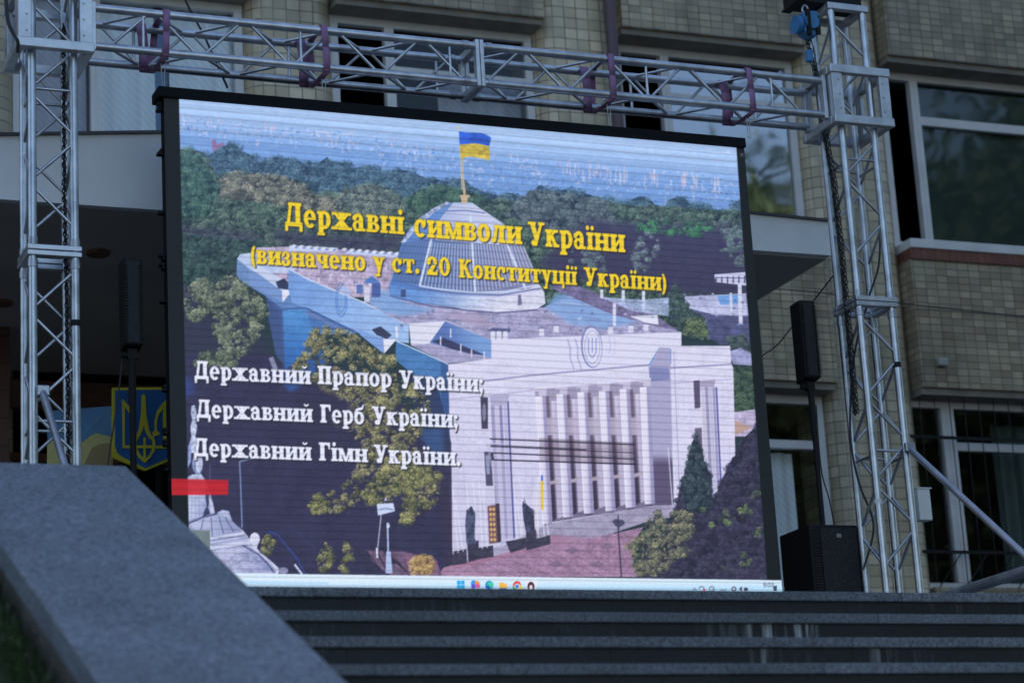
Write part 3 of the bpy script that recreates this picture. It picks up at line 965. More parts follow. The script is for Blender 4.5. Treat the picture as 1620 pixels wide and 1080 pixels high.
    poly([(627, 539), (697, 570), (709, 576), (716, 893), (700, 890), (690, 700), (650, 590), (625, 568)], (80, 120, 170), col2=(62, 60, 86), g=((660, 570), (706, 800)), tex=.08)
    poly([(697, 570), (709, 576), (716, 893), (706, 892)], (58, 78, 124), .6)
    path([(627, 539), (697, 570), (709, 576)], 1.8, (190, 206, 232))
    poly([(640, 512), (706, 506), (777, 538), (777, 567), (709, 575), (650, 546), (647, 514)], (166, 164, 196), tex=.08)
    poly([(647, 512), (704, 508), (680, 545), (650, 543)], (208, 208, 230)); poly([(704, 508), (777, 538), (777, 566), (730, 556), (680, 542)], (92, 112, 166), col2=(120, 150, 200), g=((700, 550), (760, 530)))
    poly([(684, 540), (702, 534), (740, 550), (770, 562), (730, 558)], (62, 62, 90), .9)
    poly([(652, 546), (680, 543), (770, 566), (709, 575)], (152, 148, 180), tex=.12)
    for x, y in ((713, 520), (697, 532), (746, 552), (766, 556), (729, 544)):
        line((x, y), (x, y + 14), 2, (206, 206, 228))
    poly([(606, 536), (628, 536), (608, 559)], (212, 214, 234)); poly([(568, 521), (606, 536), (608, 560), (570, 530)], (124, 152, 206))
    poly([(588, 521), (602, 516), (620, 530), (612, 536), (596, 530)], (62, 66, 92)); line((627, 516), (628, 534), 4, (206, 208, 228))
    # attic things
    poly([(770, 524), (780, 518), (808, 520), (806, 526)], (96, 100, 136))
    for x in (776, 786, 796):
        poly([(x, 524), (x + 7, 524), (x + 7, 537), (x, 537)], (206, 206, 228))
    for x, y in ((853, 519), (876, 514), (962, 516), (994, 514), (1018, 512)):
        poly([(x, y), (x + 8, y), (x + 8, y + 12), (x, y + 12)], (202, 202, 226)); line((x - 1, y), (x + 9, y), 2, (120, 122, 158))
    ell(936, 548, 17, 34, (132, 134, 178), 1, -.06); ell(937, 549, 15, 31, (208, 206, 232), 1, -.06)
    path([(937 + 12 * math.cos(a), 549 + 26 * math.sin(a)) for a in np.linspace(0, 6.28, 24)], 1.2, (150, 152, 192))
    for x in (931, 937, 943):
        line((x, 534), (x, 558), 1.8, (140, 146, 196))
    path([(931, 558), (937, 566), (943, 558)], 1.8, (140, 146, 196))
    for sx in (0, 12):
        path([(898 + sx, 536), (902 + sx, 550), (902 + sx, 566), (908 + sx, 584)], 2, (150, 150, 190), .8)
    path([(964, 532), (966, 548), (963, 560)], 1.6, (166, 168, 204), .7); path([(972, 534), (973, 548), (971, 562)], 1.6, (176, 176, 210), .6)
    # cornices
    for dy, w, c, a in ((0, 2.2, (132, 128, 164), .9), (5, 3, (214, 212, 236), .8), (24, 1.8, (150, 146, 180), .6)):
        path([(712, 607 + dy), (770, 602 + dy), (836, 594 + dy), (900, 588 + dy), (1028, 577 + dy)], w, c, a)
        path([(1060, 582 + dy), (1157, 576 + dy)], w, c, a)
    for k in range(60):
        x, y = prng.uniform(716, 1160), prng.uniform(610, 860)
        line((x, y), (x + prng.uniform(-1, 3), y + prng.uniform(12, 50)), prng.uniform(.8, 3.5), [(176, 172, 204), (214, 212, 236), (186, 182, 210)][prng.randint(3)], prng.uniform(.12, .35))
    for x, y, w_, h_ in ((722, 660, 10, 44), (742, 655, 9, 44), (824, 640, 12, 40), (1072, 622, 9, 40), (1142, 612, 9, 46), (1144, 690, 9, 44), (724, 740, 10, 50), (830, 720, 10, 50)):
        path([(x, y), (x + w_, y - .6), (x + w_ + 2, y + h_), (x + 2, y + h_), (x, y)], .9, (168, 164, 198), .5)
    # colonnade
    poly([(858, 616), (1028, 602), (1060, 560), (1063, 800), (1036, 799), (868, 826)], (152, 144, 170), col2=(118, 108, 132), g=((950, 620), (960, 800)))
    poly([(1025, 578), (1043, 549), (1062, 552), (1062, 575)], (116, 150, 206)); poly([(1043, 549), (1060, 550), (1064, 724), (1066, 800), (1036, 799), (1028, 600), (1028, 580)], (160, 156, 188), col2=(96, 86, 112), g=((1050, 715), (1050, 735)))
    poly([(1026, 580), (1058, 582), (1060, 600), (1028, 604)], (120, 124, 166), .8)
    cols = [(855, 614, 866, 828), (888, 611, 899, 818), (921, 608, 932, 812), (955, 606, 966, 808), (988, 603, 998, 803), (1020, 600, 1028, 797)]
    for k, (xt, yt, xb, yb) in enumerate(cols):
        if k < 5:
            poly([(xt + 8, yt + 14), (xt + 13.5, yt + 12), (xb + 14, yb - 8), (xb + 8, yb - 4)], (112, 98, 116), col2=(66, 56, 76), g=((xt, 640), (xb, 800)))
            poly([(xt + 17, yt + 20), (xt + 27, yt + 19), (xb + 26, yb - 12), (xb + 16, yb - 8)], (202, 196, 218), col2=(176, 168, 194), g=((xt + 16, 0), (xt + 27, 0)))
            poly([(xt + 9, 660), (xt + 24, 660), (xt + 25, 688), (xt + 10, 688)], (178, 168, 188), .8)
            poly([(xt + 9, 762 - k * 3), (xt + 28, 758 - k * 3), (xt + 28, 764 - k * 3), (xt + 9, 768 - k * 3)], (170, 158, 170), .9)
            for q in range(3):
                line((xt + 19 + q * 3, yt + 30), (xb + 17 + q * 3, yb - 20), .8, (170, 160, 188), .6)
        poly([(xt - 8, yt + 8), (xt + 8, yt + 7), (xb + 8, yb), (xb - 8, yb)], (224, 220, 242), col2=(178, 172, 204), g=((xt + 1, 700), (xt + 14, 700)))
        poly([(xt + 2.5, yt + 10), (xt + 8, yt + 8), (xb + 8, yb), (xb + 2.5, yb)], (140, 134, 168), .8)
        for q in (-5, -2, 1):
            line((xt + q, yt + 16), (xb + q, yb), 1, (172, 166, 196), .6)
        poly([(xt - 10, yt), (xt + 10, yt - 1), (xt + 9, yt + 12), (xt - 8, yt + 13)], (186, 180, 206)); poly([(xt - 9, yt + 5), (xt - 2, yt + 5), (xt - 3, yt + 12), (xt - 8, yt + 12)], (132, 124, 152), .6)
        line((xt - 10, yt), (xt + 10, yt - 1), 2.4, (212, 210, 234))
        poly([(xb - 3, yb), (xb + 9, yb - 1), (xb + 4, yb + 3), (xb - 8, yb + 3)], (84, 74, 96), .7)
    # openings of the side blocks
    poly([(760, 628), (772, 628), (772, 678), (762, 678)], (76, 70, 92)); ell(766, 652, 3, 14, (150, 148, 176), .7)
    for x, w, c in ((776, 6, (150, 146, 180)), (783, 5, (186, 182, 210)), (789, 5, (136, 132, 170)), (796, 5, (176, 172, 204)), (802, 3, (96, 96, 148))):
        poly([(x, 634), (x + w, 634), (x + w + 10, 850), (x + 10, 852)], c)
    poly([(774, 626), (806, 624), (802, 640), (778, 642)], (166, 162, 192)); poly([(766, 714), (777, 714), (780, 768), (769, 768)], (86, 82, 106)); poly([(768, 720), (774, 720), (775, 750), (770, 750)], (140, 146, 176))
    poly([(1097, 602), (1107, 601), (1108, 645), (1099, 646)], (92, 84, 108)); poly([(1107, 602), (1132, 600), (1130, 612), (1108, 614)], (160, 152, 178))
    for x, w, c in ((1109, 5, (186, 182, 206)), (1115, 5, (146, 142, 172)), (1121, 5, (180, 176, 204)), (1127, 4, (150, 146, 180)), (1132, 2.5, (86, 88, 150))):
        poly([(x, 612), (x + w, 612), (x + w + 8, 780), (x + 8, 780)], c)
    poly([(1099, 677), (1110, 676), (1112, 720), (1102, 722)], (110, 98, 120)); poly([(1104, 744), (1112, 744), (1114, 780), (1106, 780)], (104, 94, 120))
    line((1066, 556), (1076, 800), 1.2, (120, 120, 170), .6)
    # forecourt
    poly([(716, 893), (760, 881), (870, 828), (1036, 799), (1100, 798), (1090, 812), (1020, 826), (960, 846), (870, 862), (760, 884), (735, 890)], (152, 146, 170), tex=.12, ts=3)
    poly([(680, 912), (690, 900), (735, 889), (800, 876), (870, 861), (960, 846), (1018, 833), (1000, 860), (1008, 912)], (152, 122, 148), tex=.16, ts=3)
    poly([(716, 892), (870, 846), (930, 850), (870, 862), (760, 890), (690, 904)], (160, 116, 140), .7, soft=1)
    for k in range(8):
        x = 800 + k * 26
        line((x - 60, 880 - k * 2 + 4), (x + 40, 918), 1.0, (110, 92, 122), .6); line((x, 862 - k * 4), (x - 110, 912), .9, (122, 100, 126), .45)
    for x, y in ((905, 870), (944, 892), (880, 892), (960, 864)):
        poly([(x - 14, y), (x, y - 6), (x + 14, y), (x, y + 6)], (106, 94, 116), .5)
    for k in range(260):
        x, y = prng.uniform(700, 1000), prng.uniform(866, 910)
        if y > 893 - (x - 716) * .19:
            poly([(x, y), (x + 3, y), (x + 3, y + 1.2), (x, y + 1.2)], [(110, 88, 116), (178, 150, 172)][prng.randint(2)], .5)
    line((977, 822), (983, 912), 2.2, (62, 60, 84)); poly([(968, 824), (974, 820), (986, 822), (989, 828), (980, 834), (974, 832)], (70, 66, 92), .85); line((978, 814), (978, 826), 2, (62, 60, 84))
    # door, steps, statues, plinths
    poly([(768, 700), (800, 700), (806, 860), (790, 862), (784, 770)], (176, 172, 202), .5)
    poly([(771, 800), (784, 798), (787, 858), (774, 860)], (120, 90, 96)); 
    for k in range(7):
        for q in range(2):
            ell(776 + q * 5 + k * .3, 805 + k * 8, 2, 2.6, (216, 176, 110), .9)
    poly([(784, 796), (790, 796), (793, 856), (787, 858)], (70, 56, 72))
    poly([(778, 866), (800, 862), (806, 872), (780, 880)], (160, 154, 180))
    for pts in ([(714, 872), (738, 868), (739, 890), (716, 894)], [(739, 858), (757, 854), (758, 884), (741, 889)], [(757, 866), (780, 862), (781, 880), (758, 884)], [(800, 856), (832, 850), (833, 866), (808, 874)], [(832, 838), (848, 836), (849, 866), (833, 870)], [(848, 852), (870, 846), (871, 860), (849, 866)]):
        poly(pts, (66, 62, 80), tex=.2)
    poly([(738, 806), (746, 800), (752, 812), (751, 850), (754, 858), (738, 860), (736, 830)], (76, 80, 104), tex=.5, ts=2)
    poly([(826, 800), (829, 786), (832, 796), (838, 802), (846, 806), (846, 838), (832, 842), (828, 820)], (72, 72, 96), tex=.5, ts=2)
    for xt, yt, xb, yb in ((711, 758, 717, 876), (716, 770, 725, 874), (720, 790, 733, 872), (738, 762, 741, 806), (748, 760, 752, 800), (758, 760, 763, 868), (764, 770, 771, 866), (812, 756, 818, 850), (818, 790, 825, 848), (825, 790, 826, 846), (848, 772, 852, 850), (856, 750, 861, 848), (860, 790, 868, 846), (820, 752, 830, 796), (1057, 708, 1064, 800), (1064, 712, 1070, 800), (1072, 760, 1076, 802)):
        line((xt, yt), (xb, yb), 1.5, (214, 214, 236), .85)
    poly([(856, 752), (858.5, 750), (859, 760), (856, 760)], (60, 96, 196)); poly([(855, 760), (859.5, 760), (860, 806), (856, 806)], (216, 184, 66))
    poly([(842, 786), (852, 748), (855, 750), (852, 846), (846, 836)], (214, 206, 222), .5)
    # foreground street, left
    street = [(272, 560), (430, 560), (452, 582), (500, 560), (640, 640), (690, 700), (706, 892), (690, 912), (272, 912)]
    poly(street, (58, 54, 80), tex=.1, ts=4)
    poly([(640, 590), (690, 600), (714, 700), (716, 893), (704, 892), (696, 760), (660, 660)], (54, 62, 92), .9, col2=(62, 52, 74), g=((680, 640), (700, 800)))
    poly([(660, 680), (700, 676), (704, 730), (690, 735)], (70, 110, 160), .5, soft=4)
    poly([(452, 575), (458, 586), (500, 530), (520, 580), (460, 620), (440, 600)], (60, 104, 172), .7, soft=3)
    poly([(272, 590), (300, 596), (310, 620), (272, 640)], (60, 82, 150), .6, soft=5)
    poly([(578, 870), (640, 872), (690, 884), (700, 912), (620, 912), (590, 890)], (104, 84, 106), tex=.2)
    poly([(640, 874), (692, 888), (694, 912), (650, 912)], (140, 104, 126), .7)
    for k in range(12):
        x = prng.uniform(556, 640)
        line((x, prng.uniform(862, 885)), (x + 22, prng.uniform(890, 912)), prng.uniform(1, 4), [(44, 40, 58), (104, 104, 130), (58, 52, 70)][prng.randint(3)], .8)
    # trees in front
    big = [(296, 460), (306, 446), (318, 444), (328, 440), (350, 437), (372, 442), (392, 450), (404, 462), (414, 478), (424, 488), (424, 500), (414, 512), (412, 530), (402, 545), (396, 556), (376, 566), (366, 578), (352, 580), (346, 560), (348, 540), (338, 530), (334, 505), (326, 498), (312, 512), (302, 506), (296, 490), (290, 484)]
    foliage(big, (54, 66, 66), (98, 112, 92), (152, 156, 128), 81, 1.0, 3.5, .26)
    foliage([(306, 566), (330, 556), (380, 560), (372, 580), (330, 584), (308, 582)], (52, 60, 66), (88, 104, 84), (130, 138, 108), 83, .9, 4, .4)
    foliage([(455, 585), (470, 568), (482, 548), (494, 524), (510, 516), (530, 520), (545, 520), (560, 530), (580, 545), (596, 556), (612, 566), (622, 562), (628, 580), (640, 596), (662, 612), (676, 630), (682, 650), (672, 664), (662, 690), (650, 700), (664, 720), (690, 738), (697, 760), (690, 800), (684, 796), (676, 810), (640, 822), (640, 780), (600, 800), (608, 770), (560, 800), (512, 812), (490, 806), (505, 780), (560, 760), (570, 700), (520, 660), (560, 640), (510, 620), (480, 600)], (56, 56, 66), (112, 112, 74), (174, 164, 112), 85, 1.0, 4, .34)
    poly([(500, 610), (560, 640), (556, 700), (500, 740), (470, 700), (480, 640)], (58, 54, 78), .75, soft=5)
    for x0, y0, x1, y1, sd in ((486, 778, 524, 812, 1), (596, 720, 700, 780, 2), (630, 770, 664, 830, 3), (500, 858, 532, 906, 4), (536, 856, 560, 906, 5), (412, 845, 438, 876, 6), (575, 760, 610, 800, 8)):
        foliage([(x0, (y0 + y1) / 2), ((x0 + x1) / 2, y0), (x1, (y0 + y1) / 2), ((x0 + x1) / 2 + 3, y1), (x0 + 4, y1)], (62, 66, 60), (116, 120, 74), (176, 168, 104), 90 + sd, .8, 3, .24)
    foliage([(650, 890), (660, 876), (684, 880), (688, 900), (676, 908), (652, 908)], (120, 90, 80), (176, 140, 84), (214, 184, 106), 99, .8, 2.5)
    # trees in front, right
    foliage([(1066, 812), (1076, 770), (1092, 730), (1100, 690), (1108, 730), (1122, 750), (1128, 790), (1150, 740), (1180, 690), (1205, 664), (1215, 700), (1240, 920), (1010, 920), (1020, 860)], (48, 42, 68), (58, 52, 80), (74, 72, 96), 101, 1.0, 3)
    foliage([(1094, 700), (1102, 686), (1112, 720), (1126, 760), (1124, 800), (1086, 812), (1078, 770)], (34, 42, 62), (50, 66, 80), (84, 98, 100), 103, .8, 3)
    foliage([(992, 864), (1010, 850), (1024, 828), (1034, 806), (1050, 816), (1068, 806), (1094, 812), (1098, 836), (1086, 852), (1092, 874), (1064, 888), (1052, 910), (1010, 910), (1000, 884)], (52, 58, 66), (96, 102, 86), (156, 146, 110), 105, .9, 3.5, .22)
    for x, y, r in ((1150, 818, 12), (1178, 808, 12), (1125, 835, 8), (1196, 780, 9), (1180, 882, 10), (1112, 800, 8), (1200, 840, 8), (1150, 900, 8)):
        foliage([(x - r, y), (x, y - r), (x + r, y), (x + r * .4, y + r), (x - r * .6, y + r)], (60, 70, 70), (84, 112, 74), (142, 152, 92), 107 + int(x), .8, 4, .38)
    # white domes and the statue, lower left
    sky_w, sh_w, dk_w = (190, 196, 220), (136, 146, 184), (74, 78, 112)
    poly([(290, 760), (300, 752), (318, 748), (330, 772), (338, 800), (340, 812), (352, 806), (362, 808), (368, 826), (384, 838), (400, 858), (412, 874), (428, 886), (441, 898), (441, 908), (290, 908)], (150, 158, 194), col2=(184, 186, 214), g=((296, 780), (390, 890)), tex=.14, ts=2.5)
    # spire and lantern
    poly([(303, 642), (308, 640), (311, 652), (309, 664), (312, 676), (309, 690), (313, 700), (312, 716), (301, 716), (300, 700), (303, 690), (301, 676), (304, 664), (302, 652)], (182, 190, 220), tex=.35, ts=2)
    poly([(298, 704), (303, 700), (302, 730), (297, 740)], (140, 152, 196))
    ell(312.5, 733, 8.5, 17, sh_w); ell(314.5, 732, 5.5, 15, sky_w, .9); line((309, 716), (308, 750), 1.4, dk_w, .7); line((316, 718), (317, 748), 1.0, (110, 118, 156), .7)
    poly([(300, 756), (303, 750), (318, 750), (324, 757), (322, 764), (301, 764)], (176, 182, 210), tex=.2, ts=2); path([(299, 765), (323, 765)], 1.6, dk_w, .6)
    # upper dome with dark rib and its urn
    poly([(299, 822), (298, 770), (322, 766), (332, 778), (338, 800), (334, 812), (322, 818)], (176, 182, 212), col2=(142, 150, 188), g=((300, 790), (338, 800)), tex=.12, ts=2)
    for q in (304, 310, 316):
        line((q, 768), (q - 1, 818), .9, (120, 128, 166), .6)
    poly([(325, 770), (331, 780), (332, 792), (329, 802), (333, 812), (321, 817), (323, 808), (327, 800), (325, 788)], (56, 58, 86), .9)
    poly([(330, 784), (337, 796), (339, 812), (333, 814)], (182, 186, 214))
    # roof of the drum, cornices and the lower dome
    poly([(300, 826), (318, 818), (344, 812), (362, 818), (378, 834), (384, 842), (330, 850), (312, 846)], (172, 178, 208), col2=(138, 144, 180), g=((310, 830), (380, 836)))
    for p, q in (((322, 820), (316, 846)), ((334, 818), (336, 848)), ((346, 816), (354, 844)), ((356, 818), (370, 841))):
        line(p, q, 1.5, dk_w, .75)
    path([(296, 828), (320, 818), (344, 812)], 3.2, dk_w, .8)
    for k, (y0, y1, c, w_) in enumerate(((850, 842, (196, 200, 224), 3), (854, 846, (92, 98, 136), 1.6), (860, 851, (150, 156, 190), 4), (866, 857, (196, 200, 224), 2.4), (870, 861, (96, 102, 140), 1.4))):
        path([(318, y0 + 3), (350, y0 - 2), (386 + k * 3, y1)], w_, c, .85)
    poly([(322, 874), (350, 868), (398, 862), (412, 876), (428, 890), (438, 904), (330, 908), (318, 896)], (176, 178, 208), col2=(140, 144, 180), g=((340, 880), (436, 892)), tex=.2, ts=1.6)
    for k in range(5):
        path([(330 + k * 4, 906), (344 + k * 12, 884 - k), (372 + k * 11, 874), (404 + k * 5, 884), (426 + k * 3, 904)], 1.0, (116, 120, 158), .45)
    path([(384, 862), (408, 876), (426, 894), (434, 906)], 2.0, (62, 66, 100), .85); path([(392, 860), (414, 876), (432, 894), (440, 906)], 1.6, (206, 208, 230), .8)
    ell(403, 852, 8, 10, (206, 208, 230)); poly([(398, 856), (410, 854), (406, 868), (402, 868)], (190, 194, 220)); ell(448, 902, 8, 5, (160, 160, 190), .8)
    path([(424, 840), (440, 846), (472, 886), (482, 906)], 2.2, (60, 80, 150), .8); line((466, 892), (478, 908), 3, (190, 200, 226)); path([(420, 842), (466, 838), (500, 868)], 1.3, (60, 72, 130), .6)
    path([(383, 834), (380.5, 760), (379, 730), (400, 724)], 1.8, (140, 160, 200), .85); line((332, 734), (332, 762), 1.2, (120, 128, 170), .6)
    poly([(425, 566), (432, 564), (440, 584), (432, 584)], (176, 182, 206), .6)
    # sign and lamp posts on the square
    poly([(596, 797), (622, 795), (625, 808), (598, 815)], (190, 200, 230)); path([(600, 806), (610, 803), (622, 806)], 2, (120, 130, 176), .8); ell(610, 790, 1.8, 1.8, (190, 196, 224))
    line((603, 814), (596, 880), 1.6, (176, 180, 206)); line((613, 826), (615, 906), 2.6, (170, 182, 220)); poly([(611, 872), (618, 872), (621, 906), (610, 906)], (166, 180, 222)); ell(614, 831, 2.6, 4, (196, 206, 234)); line((596, 866), (597, 882), 3, (206, 206, 226))
    # torn band of dead rows
    poly([(853, 692), (1003, 700), (1005, 734), (853, 728)], (70, 50, 52), .3)
    for y0, y1, xa, xb, w in ((694, 703, 775, 1005, 1.8), (704, 711, 776, 928, 1.4), (706, 716, 776, 1005, 1.2), (716, 726, 778, 1005, 1.8), (727, 734, 780, 1006, 2.0)):
        sl = (y1 - y0) / (xb - xa)
        line((xa, y0), (xb, y0 + sl * (xb - xa)), w, (34, 28, 44), .9)
    line((778, 716), (780, 728), 4, (40, 34, 50), .8)
    hz = np.clip((470 - GY + .05 * (GX - 283)) / 230, 0, 1)[..., None] * .16 + .045
    IMG[...] = IMG * (1 - hz) + c255((126, 158, 214)) * hz
    IMG[...] = IMG * .6 + sm(IMG) * .4
    # lettering
    Y = (236, 206, 40)
    write('Державні', 451, 640, 357, .0735, 27.5, Y)
    write('символи', 655, 826, 374, .0735, 27.5, Y)
    write('України', 836, 989, 388, .0735, 27.5, Y)
    write('(визначено', 396, 579, 416.5, .0655, 22, Y)
    write('у', 590, 609, 428, .0655, 22, Y); write('ст.', 620, 664, 430, .0655, 22, Y); write('20', 675, 713, 434.5, .0655, 21.5, Y)
    write('Конституції', 726, 913, 439, .0655, 21.5, Y); write('України)', 924, 1055, 452, .0655, 21.5, Y)
    Wt = (226, 230, 250)
    for words in ((('Державний', 308, 492, 599, .0465), ('Прапор', 503, 620, 607, .0465), ('України;', 632, 765, 614, .0465)),
                  (('Державний', 311, 495, 660, .0410), ('Герб', 507, 577, 668, .0410), ('України;', 589, 725, 671, .0410)),
                  (('Державний', 307, 493, 721, .0380), ('Гімн', 505, 582, 728, .0380), ('України.', 592, 729, 731.5, .0380))):
        for w_, a, b, y, sl in words:
            write(w_, a, b, y, sl, 21.0, Wt, .8)
    # side strips and the task bar
    lx = lambda y: 283 + .0228 * (y - 150)
    rx = lambda y: 1165 + .0715 * (y - 234)
    for pts in ([(240, 140), (lx(140), 140), (lx(920), 920), (240, 920)], [(rx(140), 140), (1260, 140), (1260, 930), (rx(930), 930)]):
        poly(pts, (13, 15, 16))
    # red block over the picture's edge
    poly([(250, 756), (361, 759), (361, 782), (250, 783)], (200, 24, 34), .88)
    for a in ((1167, 242, 1172, 248), (1172, 242, 1167, 248)):
        line((a[0] + 4, a[1]), (a[2] + 4, a[3]), 1.2, (120, 124, 120), .7)
    ell(1152, 241, 3, 2.4, (206, 214, 240), .8); line((1128, 242), (1138, 242), 1.6, (200, 210, 240), .6)
    poly([(240, 904.5), (1260, 917.5), (1260, 990), (240, 990)], (214, 232, 248), col2=(176, 216, 246), g=((700, 916), (700, 934)))
    poly([(240, 916), (520, 920), (520, 924), (240, 921)], (168, 210, 242), .7)
    yb = lambda x: 904.5 + .01275 * (x - 240)
    x = 729
    for i in range(2):
        for j in range(2):
            poly([(x - 6 + i * 6.3, yb(x) + 7 + j * 7), (x - .4 + i * 6.3, yb(x) + 7 + j * 7), (x - .4 + i * 6.3, yb(x) + 13 + j * 7), (x - 6 + i * 6.3, yb(x) + 13 + j * 7)], (38, 164, 232))
    y = yb(752) + 13
    ell(749, y - 2, 4, 5, (60, 140, 220)); ell(755, y - 2, 3.6, 4, (232, 150, 60)); ell(756, y + 2, 3.6, 4, (220, 90, 160)); ell(749, y + 3, 3.6, 3.6, (90, 90, 200))
    y = yb(774) + 14
    ell(774, y, 6.6, 7.4, (34, 140, 214)); ell(776, y - 1, 5, 5, (66, 196, 160)); ell(772, y + 3, 3.4, 3, (40, 96, 190))
    y = yb(796) + 9
    poly([(790, y), (795, y), (797, y + 2), (802, y + 2), (802, y + 12), (790, y + 12)], (240, 180, 60)); poly([(790, y + 9), (802, y + 9), (802, y + 13), (790, y + 13)], (60, 120, 200))
    y = yb(818) + 14
    ell(818, y, 6.6, 7.4, (222, 60, 50)); ell(821, y + 3, 4.6, 5.4, (240, 196, 60)); ell(815, y + 4, 4, 4.6, (66, 160, 90)); ell(818, y + 1, 4.2, 4.4, (240, 244, 250)); ell(818, y + 1, 3, 3.2, (60, 130, 230))
    y = yb(840) + 14
    poly([(832, y - 10), (849, y - 10), (849, y + 12), (832, y + 12)], (240, 232, 242), .7); ell(840, y + 1, 5.6, 7.6, (66, 40, 52)); ell(840, y + 3, 2.6, 4.6, (236, 226, 236))
    x0, y0 = 1208, yb(1212) + 5
    for seg in ([(4, 3), (0, 3), (0, 0), (4, 0), (4, 6), (0, 6)], [(6.2, 2), (6.2, 2.8)], [(6.2, 4.6), (6.2, 5.4)], [(8, 0), (12, 0), (12, 6), (8, 6), (8, 0)], [(14, 0), (18, 0), (18, 3), (14, 3)], [(18, 3), (18, 6), (14, 6)]):
        path([(x0 + a * .85, y0 + b * .9) for a, b in seg], .9, (70, 80, 96), .9)
    y = yb(1140) + 13
    path([(1096, y + 4), (1099, y + 1), (1102, y + 4)], 1.1, (70, 76, 90)); path([(1110 + 4 * math.cos(a), y + 2 + 4 * math.sin(a)) for a in np.linspace(3.2, 6.3, 8)], 1.3, (84, 84, 96)); ell(1114, y + 4, 2, 2, (220, 60, 80))
    path([(1126 + 4 * math.cos(a), y + 2 + 4 * math.sin(a)) for a in np.linspace(0, 6.3, 10)], 1.2, (84, 84, 96)); line((1126, y + 2), (1129, y + 3), 1.1, (84, 84, 96))
    for k in range(3):
        line((1141 + k * 3.4, y + 2), (1141 + k * 3.4, y + 6), 1.4, (84, 88, 100), .9)
    ell(1161, y + 2, 4, 4, (84, 86, 104)); ell(1161, y + 2, 2, 2, (200, 214, 236)); poly([(1170, y), (1174, y - 2), (1174, y + 6), (1170, y + 4)], (84, 86, 104)); poly([(1177, y), (1183, y), (1183, y + 5), (1177, y + 5)], (60, 60, 74))
    IMG[...] = IMG * .45 + blur(IMG, .7) * .55
    y = yb(1227) + 8
    poly([(1223, y + 2), (1229, y), (1229, y + 9), (1224, y + 9)], (66, 74, 88))


def lin(c):
    return np.where(c <= .04045, c / 12.92, ((c + .055) / 1.055) ** 2.4)


def sample_picture(px, py):
    x = np.clip((px - PX0) * PS - .5, 0, PW - 1.001)
    y = np.clip((py - PY0) * PS - .5, 0, PH - 1.001)
    xi, yi = x.astype(int), y.astype(int)
    fx, fy = (x - xi)[..., None], (y - yi)[..., None]
    return (IMG[yi, xi] * (1 - fx) + IMG[yi, xi + 1] * fx) * (1 - fy) + (IMG[yi + 1, xi] * (1 - fx) + IMG[yi + 1, xi + 1] * fx) * fy
# ---------------------------------------------------------------- ground, platform, steps
g = MB()
g.add([(-400, -400, 0), (400, -400, 0), (400, 600, 0), (-400, 600, 0)], [(0, 1, 2, 3)])
tag(g.build('ground', M['ground']), kind='structure')

RI, TR, Y1, ZP = .161, .35, 9.8, 3.232
XL, XR = 2.40, 15.0
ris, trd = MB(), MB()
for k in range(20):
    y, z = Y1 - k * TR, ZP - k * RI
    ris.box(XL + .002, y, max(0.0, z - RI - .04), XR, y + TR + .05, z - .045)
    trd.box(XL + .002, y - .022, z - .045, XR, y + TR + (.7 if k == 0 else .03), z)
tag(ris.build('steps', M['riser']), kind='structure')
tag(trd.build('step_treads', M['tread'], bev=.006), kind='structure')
p = MB()
p.box(XL + .002, Y1 + .4, 0, XR, 30, ZP - .05)
p.box(-8, 10.9, 0, XR, 17.98, ZP + RI)
p.box(-8, 12.0, 0, XR + .01, 17.985, ZP + 2 * RI)
tag(p.build('platform', M['paving']), kind='structure')
ZT = ZP + 2 * RI

# sloping stair wall with its granite coping
SL, SC0 = .46, -2.325 + CAM_Z


def cz(y):
    return SL * y + SC0


XW = 1.62
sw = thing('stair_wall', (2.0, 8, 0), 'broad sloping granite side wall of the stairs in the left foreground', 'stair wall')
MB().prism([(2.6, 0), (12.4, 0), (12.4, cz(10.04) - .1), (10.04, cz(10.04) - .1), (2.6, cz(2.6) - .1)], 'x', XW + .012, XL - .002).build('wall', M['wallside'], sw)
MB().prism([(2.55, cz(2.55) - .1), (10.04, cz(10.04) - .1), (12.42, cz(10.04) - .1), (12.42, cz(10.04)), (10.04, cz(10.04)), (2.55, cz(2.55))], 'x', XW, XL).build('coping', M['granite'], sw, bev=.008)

# grass bank beside it
def bz(x, y):
    return max(-.02, min(3.2, 2.574 + .493 * (y - 7.9)) - .10 * (XW - x))


